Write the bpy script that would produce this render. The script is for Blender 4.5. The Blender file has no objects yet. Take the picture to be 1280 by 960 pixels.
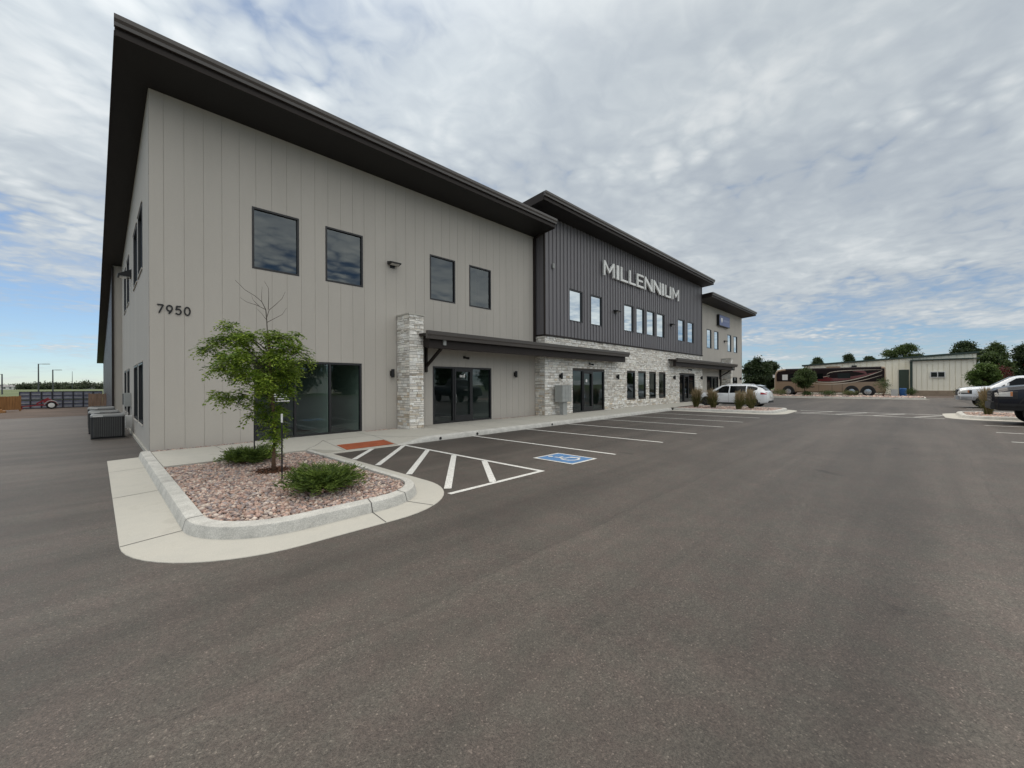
import bpy, bmesh, math, random
import numpy as np
from mathutils import Vector, Matrix

R = math.radians
rnd = random.Random(7)
scene = bpy.context.scene
COL = scene.collection

# ------------------------------------------------------------------ camera, world, sun, exposure
YAW = R(44.389)
cam_d = bpy.data.cameras.new('camera')
cam_d.sensor_width = 36.0
cam_d.lens = 508.44 / 1280 * 36.0
cam_d.shift_y = 1.576 / 1280
cam_d.clip_start = 0.05
cam_d.clip_end = 6000
cam = bpy.data.objects.new('camera', cam_d)
COL.objects.link(cam)
cam.location = (0, 0, 1.68)
cam.rotation_euler = (Matrix.Rotation(YAW - R(90), 4, 'Z') @ Matrix.Rotation(R(90), 4, 'X')
                      @ Matrix.Rotation(R(-0.242), 4, 'Z')).to_euler()
scene.camera = cam

SUN_EL, SUN_AZ = R(54), R(82)          # azimuth counter-clockwise from +X
sun_dir = Vector((math.cos(SUN_EL) * math.cos(SUN_AZ), math.cos(SUN_EL) * math.sin(SUN_AZ), math.sin(SUN_EL)))

world = bpy.data.worlds.new('World')
scene.world = world
world.use_nodes = True
wn, wl_ = world.node_tree.nodes, world.node_tree.links
wn.clear()


def N(nodes, typ, **kw):
    n = nodes.new(typ)
    for k, v in kw.items():
        if k.startswith('i_'):
            key = k[2:]
            key = int(key) if key.isdigit() else key.replace('_', ' ')
            n.inputs[key].default_value = v
        else:
            setattr(n, k, v)
    return n


def build_sky():
    out = N(wn, 'ShaderNodeOutputWorld')
    bg = N(wn, 'ShaderNodeBackground', i_1=0.1)
    sky = N(wn, 'ShaderNodeTexSky', sky_type='NISHITA', sun_disc=False, sun_elevation=SUN_EL,
            sun_rotation=R(90) - SUN_AZ, altitude=1500, air_density=1.0, dust_density=0.6, ozone_density=1.6)
    tc = N(wn, 'ShaderNodeTexCoord')
    sep = N(wn, 'ShaderNodeSeparateXYZ')
    wl_.new(tc.outputs['Generated'], sep.inputs[0])

    def M(op, a, b=None, c=None, clamp=False):
        n = N(wn, 'ShaderNodeMath', operation=op, use_clamp=clamp)
        for i, v in enumerate((a, b, c)):
            if v is None:
                continue
            if isinstance(v, (int, float)):
                n.inputs[i].default_value = v
            else:
                wl_.new(v, n.inputs[i])
        return n.outputs[0]

    def MR(v, a, b, c, d, smooth=False):
        n = N(wn, 'ShaderNodeMapRange', clamp=True)
        n.interpolation_type = 'SMOOTHSTEP' if smooth else 'LINEAR'
        wl_.new(v, n.inputs[0])
        for i, x in enumerate((a, b, c, d)):
            n.inputs[i + 1].default_value = x
        return n.outputs[0]
    z = M('MAXIMUM', sep.outputs[2], 0.0)
    den = M('ADD', z, 0.10)
    px, py = M('DIVIDE', sep.outputs[0], den), M('DIVIDE', sep.outputs[1], den)
    comb = N(wn, 'ShaderNodeCombineXYZ')
    wl_.new(px, comb.inputs[0]); wl_.new(py, comb.inputs[1])

    def noise(scale, detail, rough, dist=0.0, off=(0, 0, 0), sc=(1, 1, 1), rot=0.0):
        mp = N(wn, 'ShaderNodeMapping')
        mp.inputs['Location'].default_value = off
        mp.inputs['Scale'].default_value = sc
        mp.inputs['Rotation'].default_value = (0, 0, rot)
        wl_.new(comb.outputs[0], mp.inputs['Vector'])
        n = N(wn, 'ShaderNodeTexNoise', noise_dimensions='3D')
        n.inputs['Scale'].default_value = scale
        n.inputs['Detail'].default_value = detail
        n.inputs['Roughness'].default_value = rough
        n.inputs['Distortion'].default_value = dist
        wl_.new(mp.outputs[0], n.inputs['Vector'])
        return n.outputs[0]
    big = noise(0.85, 5, 0.55, 0.25, (3.1, 1.7, 0), (1.0, 1.2, 1), 0.5)
    mid = noise(2.4, 8, 0.52, 0.5, (7.0, 2.0, 1), (1.0, 1.0, 1), 0.7)
    rip = noise(9.0, 4, 0.5, 0.8, (1.0, 9.0, 2), (1.0, 1.1, 1), 0.35)
    vmap = N(wn, 'ShaderNodeMapping'); vmap.inputs['Rotation'].default_value = (0, 0, 0.6); vmap.inputs['Scale'].default_value = (1.0, 1.35, 1)
    wl_.new(comb.outputs[0], vmap.inputs[0])
    vadd = N(wn, 'ShaderNodeVectorMath', operation='ADD')
    vn = N(wn, 'ShaderNodeTexNoise'); vn.inputs['Scale'].default_value = 7.0; vn.inputs['Detail'].default_value = 4
    wl_.new(comb.outputs[0], vn.inputs['Vector'])
    vs2 = N(wn, 'ShaderNodeVectorMath', operation='SCALE'); vs2.inputs['Scale'].default_value = 0.16
    wl_.new(vn.outputs['Color'], vs2.inputs[0])
    wl_.new(vmap.outputs[0], vadd.inputs[0]); wl_.new(vs2.outputs[0], vadd.inputs[1])
    vor = N(wn, 'ShaderNodeTexVoronoi', feature='F1')
    vor.inputs['Scale'].default_value = 9.0
    wl_.new(vadd.outputs[0], vor.inputs['Vector'])
    region = MR(noise(1.1, 2, 0.5, 0.2, (11.0, 4.0, 5)), 0.47, 0.64, 0.0, 1.0, True)
    cob = M('MULTIPLY', M('SUBTRACT', 0.52, vor.outputs['Distance']), M('MULTIPLY', region, 0.27))
    cov = M('ADD', M('ADD', M('MULTIPLY', big, 0.45), cob), M('ADD', M('MULTIPLY', mid, 0.30), M('MULTIPLY', rip, 0.25)))
    bias = MR(z, 0.02, 0.34, -0.085, 0.17)
    cov = M('ADD', M('ADD', cov, bias), MR(sep.outputs[0], 0.35, 0.95, 0.0, 0.085, True))
    mask = MR(cov, 0.42, 0.66, 0.0, 1.0, True)
    # thickness: thick cloud is greyer below, thin edges are brighter
    thick = M('ADD', M('ADD', M('MULTIPLY', mid, 0.45), cob), M('ADD', M('MULTIPLY', big, 0.35), M('MULTIPLY', rip, 0.22)))
    shade = MR(thick, 0.38, 0.74, 0.0, 1.0, True)
    ramp = N(wn, 'ShaderNodeValToRGB')
    cr = ramp.color_ramp
    cr.elements[0].position = 0.0; cr.elements[0].color = (3.85, 4.3, 4.8, 1)
    cr.elements[1].position = 1.0; cr.elements[1].color = (6.3, 6.6, 6.75, 1)
    e = cr.elements.new(0.5); e.color = (4.8, 5.25, 5.6, 1)
    wl_.new(shade, ramp.inputs[0])
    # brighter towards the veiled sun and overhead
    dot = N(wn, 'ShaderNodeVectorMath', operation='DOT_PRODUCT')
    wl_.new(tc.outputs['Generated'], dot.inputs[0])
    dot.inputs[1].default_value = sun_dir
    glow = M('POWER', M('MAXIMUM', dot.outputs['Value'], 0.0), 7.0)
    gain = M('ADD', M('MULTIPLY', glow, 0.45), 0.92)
    boost = M('ADD', MR(sep.outputs[1], -0.05, -0.75, 0.0, 0.85, True), MR(z, 0.60, 0.98, 0.0, 2.0, True))  # fill light added to the sky, mostly unseen, facing the facade and overhead
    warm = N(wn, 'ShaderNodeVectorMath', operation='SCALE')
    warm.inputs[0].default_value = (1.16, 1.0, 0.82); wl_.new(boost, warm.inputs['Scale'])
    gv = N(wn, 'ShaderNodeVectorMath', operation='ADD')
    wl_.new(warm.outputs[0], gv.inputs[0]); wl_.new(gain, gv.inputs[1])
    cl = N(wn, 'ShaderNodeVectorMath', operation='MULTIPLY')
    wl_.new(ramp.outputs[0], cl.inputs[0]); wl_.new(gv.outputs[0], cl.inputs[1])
    sk = N(wn, 'ShaderNodeVectorMath', operation='MULTIPLY')
    wl_.new(sky.outputs[0], sk.inputs[0])
    sk.inputs[1].default_value = (0.56, 0.62, 0.68)
    mix = N(wn, 'ShaderNodeMix', data_type='RGBA')
    wl_.new(mask, mix.inputs[0])
    sk2 = N(wn, 'ShaderNodeVectorMath', operation='ADD')
    wl_.new(sk.outputs[0], sk2.inputs[0]); sk2.inputs[1].default_value = (0.55, 0.75, 0.90)
    wl_.new(sk2.outputs[0], mix.inputs[6])
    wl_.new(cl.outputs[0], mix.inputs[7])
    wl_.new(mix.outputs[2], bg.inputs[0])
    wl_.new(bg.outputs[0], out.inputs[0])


build_sky()
sun_d = bpy.data.lights.new('sun', 'SUN')
sun_d.energy = 1.2
sun_d.angle = R(35)
sun_d.color = (1.0, 0.90, 0.77)
sun = bpy.data.objects.new('sun', sun_d)
COL.objects.link(sun)
sun.rotation_euler = (-sun_dir).to_track_quat('-Z', 'Y').to_euler()
sun.location = (0, 0, 60)
vs = scene.view_settings
vs.view_transform = 'Standard'
vs.look = 'None'
vs.exposure = 0.30
vs.gamma = 1.0
vs.use_curve_mapping = False
try:
    scene.cycles.max_bounces = 8
    scene.cycles.transparent_max_bounces = 16
    scene.cycles.use_denoising = True
except Exception:
    pass


# ------------------------------------------------------------------ materials
def mat(name, col, rough=0.6, metal=0.0, var=0.12, vscale=2.0, bump=0.0, bscale=60.0, spec=0.4, attr=False,
        fine=0.0, fscale=120.0, coat=0.0, col2=None, stretch=(1, 1, 1), transl=0.0, emit=None):
    m = bpy.data.materials.new(name)
    m.use_nodes = True
    nt = m.node_tree
    nd, lk = nt.nodes, nt.links
    b = nd['Principled BSDF']
    b.inputs['Roughness'].default_value = rough
    b.inputs['Metallic'].default_value = metal
    b.inputs['Specular IOR Level'].default_value = spec
    b.inputs['Coat Weight'].default_value = coat
    b.inputs['Coat Roughness'].default_value = 0.04
    geo = N(nd, 'ShaderNodeNewGeometry')
    mp = N(nd, 'ShaderNodeMapping')
    mp.inputs['Scale'].default_value = stretch
    lk.new(geo.outputs['Position'], mp.inputs[0])
    n1 = N(nd, 'ShaderNodeTexNoise')
    n1.inputs['Scale'].default_value = vscale
    n1.inputs['Detail'].default_value = 6
    n1.inputs['Roughness'].default_value = 0.6
    lk.new(mp.outputs[0], n1.inputs['Vector'])
    base = None
    if attr:
        a = N(nd, 'ShaderNodeVertexColor', layer_name='Col')
        base = a.outputs[0]
    else:
        c = N(nd, 'ShaderNodeRGB')
        c.outputs[0].default_value = (*col, 1)
        base = c.outputs[0]
        if col2 is not None:
            mx = N(nd, 'ShaderNodeMix', data_type='RGBA')
            mr = N(nd, 'ShaderNodeMapRange')
            mr.inputs[1].default_value = 0.42; mr.inputs[2].default_value = 0.62
            lk.new(n1.outputs[0], mr.inputs[0])
            lk.new(mr.outputs[0], mx.inputs[0])
            lk.new(base, mx.inputs[6])
            mx.inputs[7].default_value = (*col2, 1)
            base = mx.outputs[2]
    mr = N(nd, 'ShaderNodeMapRange')
    mr.inputs[1].default_value = 0.3; mr.inputs[2].default_value = 0.7
    mr.inputs[3].default_value = 1 - var; mr.inputs[4].default_value = 1 + var
    lk.new(n1.outputs[0], mr.inputs[0])
    sc = N(nd, 'ShaderNodeVectorMath', operation='SCALE')
    lk.new(base, sc.inputs[0]); lk.new(mr.outputs[0], sc.inputs['Scale'])
    last = sc.outputs[0]
    if fine:
        n2 = N(nd, 'ShaderNodeTexNoise')
        n2.inputs['Scale'].default_value = fscale
        n2.inputs['Detail'].default_value = 3
        lk.new(geo.outputs['Position'], n2.inputs['Vector'])
        m2 = N(nd, 'ShaderNodeMapRange')
        m2.inputs[1].default_value = 0.3; m2.inputs[2].default_value = 0.7
        m2.inputs[3].default_value = 1 - fine; m2.inputs[4].default_value = 1 + fine
        lk.new(n2.outputs[0], m2.inputs[0])
        s2 = N(nd, 'ShaderNodeVectorMath', operation='SCALE')
        lk.new(last, s2.inputs[0]); lk.new(m2.outputs[0], s2.inputs['Scale'])
        last = s2.outputs[0]
    lk.new(last, b.inputs['Base Color'])
    if bump:
        n3 = N(nd, 'ShaderNodeTexNoise')
        n3.inputs['Scale'].default_value = bscale
        n3.inputs['Detail'].default_value = 4
        lk.new(geo.outputs['Position'], n3.inputs['Vector'])
        bp = N(nd, 'ShaderNodeBump')
        bp.inputs['Strength'].default_value = bump
        bp.inputs['Distance'].default_value = 0.01
        lk.new(n3.outputs[0], bp.inputs['Height'])
        lk.new(bp.outputs[0], b.inputs['Normal'])
    if transl:
        tr = N(nd, 'ShaderNodeBsdfTranslucent')
        lk.new(last, tr.inputs[0])
        mx = N(nd, 'ShaderNodeMixShader')
        mx.inputs[0].default_value = transl
        lk.new(b.outputs[0], mx.inputs[1]); lk.new(tr.outputs[0], mx.inputs[2])
        lk.new(mx.outputs[0], nd['Material Output'].inputs[0])
    if emit:
        b.inputs['Emission Color'].default_value = (*emit[0], 1)
        b.inputs['Emission Strength'].default_value = emit[1]
    return m


def glass_mat(name, tint, f0=0.09):
    m = bpy.data.materials.new(name)
    m.use_nodes = True
    nd, lk = m.node_tree.nodes, m.node_tree.links
    nd.remove(nd['Principled BSDF'])
    g_ = N(nd, 'ShaderNodeNewGeometry')
    dt = N(nd, 'ShaderNodeVectorMath', operation='DOT_PRODUCT')
    lk.new(g_.outputs['Incoming'], dt.inputs[0]); lk.new(g_.outputs['Normal'], dt.inputs[1])

    def mth(op, a, b_):
        n = N(nd, 'ShaderNodeMath', operation=op)
        for i_, v_ in enumerate((a, b_)):
            if isinstance(v_, (int, float)):
                n.inputs[i_].default_value = v_
            elif v_ is not None:
                lk.new(v_, n.inputs[i_])
        return n.outputs[0]
    c_ = mth('SUBTRACT', 1.0, mth('ABSOLUTE', dt.outputs['Value'], None))
    fres = mth('ADD', mth('MULTIPLY', mth('POWER', c_, 5.0), 1 - f0), f0)
    tr = N(nd, 'ShaderNodeBsdfTransparent')
    tr.inputs[0].default_value = (*tint, 1)
    gl = N(nd, 'ShaderNodeBsdfGlossy')
    gl.inputs['Roughness'].default_value = 0.004
    gl.inputs[0].default_value = (0.86, 0.95, 1.0, 1)
    geo = N(nd, 'ShaderNodeNewGeometry')
    nz = N(nd, 'ShaderNodeTexNoise')
    nz.inputs['Scale'].default_value = 0.9
    lk.new(geo.outputs['Position'], nz.inputs['Vector'])
    bp = N(nd, 'ShaderNodeBump')
    bp.inputs['Strength'].default_value = 0.03
    bp.inputs['Distance'].default_value = 0.05
    lk.new(nz.outputs[0], bp.inputs['Height'])
    lk.new(bp.outputs[0], gl.inputs['Normal'])
    mx = N(nd, 'ShaderNodeMixShader')
    lk.new(fres, mx.inputs[0])
    lk.new(tr.outputs[0], mx.inputs[1]); lk.new(gl.outputs[0], mx.inputs[2])
    lk.new(mx.outputs[0], nd['Material Output'].inputs[0])
    return m


def asphalt_mat():
    m = bpy.data.materials.new('asphalt')
    m.use_nodes = True
    nd, lk = m.node_tree.nodes, m.node_tree.links
    b = nd['Principled BSDF']
    b.inputs['Roughness'].default_value = 0.62
    b.inputs['Specular IOR Level'].default_value = 0.45
    geo = N(nd, 'ShaderNodeNewGeometry')

    def noise(scale, detail=4, rough=0.55, sc=(1, 1, 1), rot=0.0, dist=0.0):
        mp = N(nd, 'ShaderNodeMapping')
        mp.inputs['Scale'].default_value = sc
        mp.inputs['Rotation'].default_value = (0, 0, rot)
        lk.new(geo.outputs['Position'], mp.inputs[0])
        n = N(nd, 'ShaderNodeTexNoise')
        n.inputs['Scale'].default_value = scale
        n.inputs['Detail'].default_value = detail
        n.inputs['Roughness'].default_value = rough
        n.inputs['Distortion'].default_value = dist
        lk.new(mp.outputs[0], n.inputs['Vector'])
        return n.outputs[0]

    def rng(v, a, b_, c, d):
        r = N(nd, 'ShaderNodeMapRange')
        for i, x in enumerate((a, b_, c, d)):
            r.inputs[i + 1].default_value = x
        lk.new(v, r.inputs[0])
        return r.outputs[0]

    def mul(a, b_):
        n = N(nd, 'ShaderNodeMath', operation='MULTIPLY')
        lk.new(a, n.inputs[0]); lk.new(b_, n.inputs[1])
        return n.outputs[0]
    patch = rng(noise(0.30, 5, 0.62, dist=0.5), 0.3, 0.7, 0.80, 1.18)
    mid = rng(noise(2.2, 5, 0.65), 0.3, 0.7, 0.91, 1.09)
    strk = rng(noise(0.9, 4, 0.6, (0.10, 1.6, 1), 0.06, 0.6), 0.32, 0.7, 0.75, 1.18)
    lane = rng(noise(0.55, 3, 0.5, (0.05, 1.0, 1), 0.03, 0.3), 0.35, 0.68, 0.79, 1.13)
    spots = rng(noise(1.3, 3, 0.5, dist=0.4), 0.70, 0.76, 1.0, 0.62)
    grain = rng(noise(28, 4, 0.75), 0.30, 0.70, 0.78, 1.24)
    fine = rng(noise(75, 5, 0.85), 0.32, 0.68, 0.30, 1.70)
    vor = N(nd, 'ShaderNodeTexVoronoi')
    vor.inputs['Scale'].default_value = 120
    lk.new(geo.outputs['Position'], vor.inputs['Vector'])
    sepc = N(nd, 'ShaderNodeSeparateColor')
    lk.new(vor.outputs['Color'], sepc.inputs[0])
    stone = rng(sepc.outputs[0], 0.93, 1.0, 1.0, 2.2)
    tint = N(nd, 'ShaderNodeMix', data_type='RGBA')
    lk.new(rng(noise(3.5, 5, 0.7), 0.40, 0.60, 0, 1), tint.inputs[0])
    tint.inputs[6].default_value = (0.080, 0.0635, 0.0545, 1)
    tint.inputs[7].default_value = (0.073, 0.0640, 0.0540, 1)
    sc = N(nd, 'ShaderNodeVectorMath', operation='SCALE')
    lk.new(tint.outputs[2], sc.inputs[0])
    lk.new(mul(mul(mul(patch, mid), mul(strk, lane)), mul(mul(fine, stone), mul(grain, spots))), sc.inputs['Scale'])
    lk.new(sc.outputs[0], b.inputs['Base Color'])
    sp = N(nd, 'ShaderNodeSeparateXYZ')
    lk.new(geo.outputs['Position'], sp.inputs[0])
    wob = rng(noise(0.8, 4, 0.6), 0.3, 0.7, -0.06, 0.06)

    def m2(op, a, b_):
        n = N(nd, 'ShaderNodeMath', operation=op)
        for i, v in enumerate((a, b_)):
            if isinstance(v, (int, float)):
                n.inputs[i].default_value = v
            elif v is not None:
                lk.new(v, n.inputs[i])
        return n.outputs[0]
    yy = m2('ADD', m2('ADD', sp.outputs[1], wob), 60.0 - 2.55)
    dist = m2('ABSOLUTE', m2('SUBTRACT', m2('MODULO', yy, 3.65), 1.8), None)
    seam = rng(dist, 0.0, 0.022, 0.80, 1.0)
    sc2 = N(nd, 'ShaderNodeVectorMath', operation='SCALE')
    lk.new(sc.outputs[0], sc2.inputs[0]); lk.new(seam, sc2.inputs['Scale'])
    lk.new(sc2.outputs[0], b.inputs['Base Color'])
    bp = N(nd, 'ShaderNodeBump')
    bp.inputs['Strength'].default_value = 0.55
    bp.inputs['Distance'].default_value = 0.006
    lk.new(vor.outputs['Distance'], bp.inputs['Height'])
    lk.new(bp.outputs[0], b.inputs['Normal'])
    return m


MT = dict(
    siding=mat('grey_panel_siding', (0.470, 0.438, 0.396), 0.75, var=0.05, vscale=0.9, fine=0.03, fscale=60, bump=0.08, bscale=180,
               stretch=(1, 1, 0.25)),
    metal_siding=mat('charcoal_metal_siding', (0.150, 0.142, 0.152), 0.42, var=0.05, vscale=0.8, spec=0.5, stretch=(1, 1, 0.2)),
    trim=mat('dark_bronze_trim', (0.028, 0.022, 0.020), 0.55, var=0.08, vscale=3, spec=0.2),
    soffit=mat('dark_soffit', (0.014, 0.0125, 0.012), 0.6, var=0.1),
    gutter=mat('bronze_gutter', (0.072, 0.062, 0.057), 0.35, var=0.06, vscale=2, spec=0.6),
    frame=mat('black_window_frame', (0.022, 0.022, 0.024), 0.38, var=0.05),
    black=mat('black_fixture', (0.012, 0.012, 0.013), 0.45, var=0.05),
    glass=glass_mat('tinted_glass', (0.36, 0.43, 0.41), 0.085), glass_clear=glass_mat('clear_storefront_glass', (0.47, 0.56, 0.53), 0.085), glass_low_e=glass_mat('reflective_glass', (0.22, 0.27, 0.28), 0.10), glass_mirror=glass_mat('mirror_glass', (0.10, 0.14, 0.15), 0.66),
    stone=mat('stacked_stone', (0.4, 0.4, 0.4), 0.85, var=0.16, vscale=14, attr=True, fine=0.10, fscale=90, bump=0.2, bscale=60, spec=0.2),
    mortar=mat('stone_joint', (0.075, 0.066, 0.058), 0.9),
    interior=mat('interior_drywall', (0.62, 0.66, 0.62), 0.8, var=0.02),
    indark=mat('interior_floor', (0.10, 0.10, 0.10), 0.5),
    asphalt=asphalt_mat(),
    concrete=mat('pale_concrete', (0.51, 0.488, 0.435), 0.85, var=0.17, vscale=2.2, fine=0.09, fscale=140, bump=0.15, bscale=120,
                 col2=(0.41, 0.395, 0.355), spec=0.25),
    kerb=mat('kerb_concrete', (0.50, 0.488, 0.455), 0.9, var=0.16, vscale=5, fine=0.20, fscale=80, bump=0.35, bscale=90, spec=0.2),
    joint=mat('concrete_joint', (0.10, 0.095, 0.09), 0.95),
    white_paint=mat('white_road_paint', (0.70, 0.69, 0.66), 0.75, var=0.14, vscale=9, fine=0.28, fscale=55, col2=(0.56, 0.55, 0.52)),
    blue_paint=mat('blue_road_paint', (0.085, 0.20, 0.40), 0.75, var=0.2, vscale=8, fine=0.25, fscale=55),
    red_plate=mat('rust_red_plate', (0.33, 0.085, 0.035), 0.8, var=0.18, vscale=4, fine=0.1),
    rock=mat('crushed_pink_stone', (0.4, 0.3, 0.25), 0.85, var=0.12, vscale=30, attr=True, fine=0.1, fscale=150, spec=0.25),
    soil=mat('dark_soil', (0.10, 0.078, 0.062), 0.95, var=0.3, vscale=9),
    mulch=mat('red_bark_mulch', (0.10, 0.045, 0.025), 0.95, attr=True, var=0.25, vscale=30),
    dirt=mat('brown_dirt_yard', (0.098, 0.072, 0.058), 0.95, var=0.25, vscale=0.4, fine=0.25, fscale=20, bump=0.4, bscale=12),
    grass=mat('green_field', (0.085, 0.115, 0.042), 0.95, var=0.3, vscale=0.03, col2=(0.12, 0.135, 0.06), fine=0.2, fscale=2),
    leaf=mat('leaf_green', (0.1, 0.15, 0.04), 0.55, var=0.12, vscale=6, attr=True, spec=0.35, transl=0.32),
    needle=mat('juniper_green', (0.08, 0.12, 0.03), 0.6, var=0.12, vscale=8, attr=True, spec=0.3, transl=0.15),
    blade=mat('grass_blade', (0.2, 0.2, 0.08), 0.7, var=0.12, vscale=8, attr=True, spec=0.25, transl=0.25),
    bark=mat('brown_bark', (0.14, 0.085, 0.055), 0.9, var=0.3, vscale=25, bump=0.6, bscale=60),
    twig=mat('grey_twig', (0.085, 0.07, 0.06), 0.9, var=0.2, vscale=25),
    galv=mat('grey_utility_paint', (0.33, 0.34, 0.33), 0.5, var=0.07, vscale=4),
    ac_case=mat('dark_condenser_coil', (0.028, 0.028, 0.029), 0.6), ac_body=mat('grey_condenser', (0.088, 0.087, 0.085), 0.5, var=0.08, vscale=5),
    ac_top=mat('pale_grey_condenser_cap', (0.26, 0.265, 0.265), 0.5, var=0.08),
    white=mat('white_plastic', (0.72, 0.72, 0.70), 0.5, var=0.04),
    letter=mat('white_sign_face', (0.82, 0.82, 0.80), 0.4, var=0.03),
    sign_blue=mat('slate_blue_sign', (0.095, 0.125, 0.29), 0.4, var=0.05),
    car_white=mat('white_car_paint', (0.74, 0.76, 0.79), 0.3, var=0.01, coat=1.0, spec=0.5),
    car_dark=mat('dark_navy_paint', (0.008, 0.009, 0.015), 0.30, var=0.02, coat=0.25, spec=0.3),
    car_glass=mat('dark_car_glass', (0.006, 0.007, 0.008), 0.08, var=0.0, spec=0.25),
    tyre=mat('black_rubber', (0.014, 0.014, 0.014), 0.85, var=0.1),
    rim=mat('dark_alloy', (0.10, 0.10, 0.105), 0.3, metal=0.8, var=0.03),
    rim_light=mat('bright_alloy', (0.55, 0.55, 0.56), 0.25, metal=0.9, var=0.03),
    chrome=mat('chrome', (0.65, 0.66, 0.68), 0.12, metal=1.0, var=0.02),
    plastic=mat('black_trim_plastic', (0.02, 0.02, 0.021), 0.6, var=0.05),
    red_lamp=mat('red_lens', (0.34, 0.012, 0.02), 0.15, var=0.05, coat=1.0),
    lamp=mat('clear_lamp', (0.50, 0.49, 0.46), 0.12, var=0.12, vscale=12, coat=1.0),
    amber=mat('amber_lens', (0.45, 0.16, 0.03), 0.2, coat=1.0),
    bumper_grey=mat('silver_bumper', (0.40, 0.41, 0.43), 0.3, metal=0.4, coat=0.5),
    rv_tan=mat('beige_coach_paint', (0.265, 0.185, 0.122), 0.35, var=0.03, coat=0.3),
    rv_dark=mat('black_coach_paint', (0.014, 0.008, 0.008), 0.35, var=0.05, spec=0.2),
    rv_maroon=mat('maroon_coach_paint', (0.13, 0.022, 0.025), 0.25, var=0.08, coat=0.8),
    rv_cream=mat('cream_coach_stripe', (0.52, 0.44, 0.36), 0.3, var=0.04, coat=0.8),
    shed=mat('cream_metal_cladding', (0.88, 0.845, 0.72), 0.55, var=0.05, vscale=0.6),
    shed_trim=mat('dark_green_trim', (0.035, 0.055, 0.045), 0.5, var=0.05),
    block=mat('tan_block_base', (0.30, 0.235, 0.175), 0.9, var=0.15, vscale=3),
    wood=mat('cedar_boards', (0.34, 0.17, 0.065), 0.8, var=0.3, vscale=2.5, stretch=(6, 6, 0.6)),
    wood_grey=mat('weathered_boards', (0.25, 0.165, 0.115), 0.85, var=0.25, vscale=2.5, stretch=(6, 6, 0.6)),
    crate=mat('grey_blue_crate', (0.165, 0.175, 0.235), 0.6, var=0.25, vscale=4),
    crate_dark=mat('dark_crate_frame', (0.025, 0.026, 0.032), 0.6),
    red_paint=mat('red_trailer_paint', (0.22, 0.016, 0.022), 0.4, var=0.1),
    pole=mat('dark_pole', (0.06, 0.065, 0.07), 0.5),
    barrel=mat('blue_plastic', (0.03, 0.12, 0.33), 0.5, var=0.06),
    roof=mat('grey_roofing', (0.16, 0.16, 0.165), 0.6, var=0.06),
)


# ------------------------------------------------------------------ mesh helpers
def wloc(o):
    v = Vector((0, 0, 0))
    while o is not None:
        v += o.location
        o = o.parent
    return v


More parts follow.
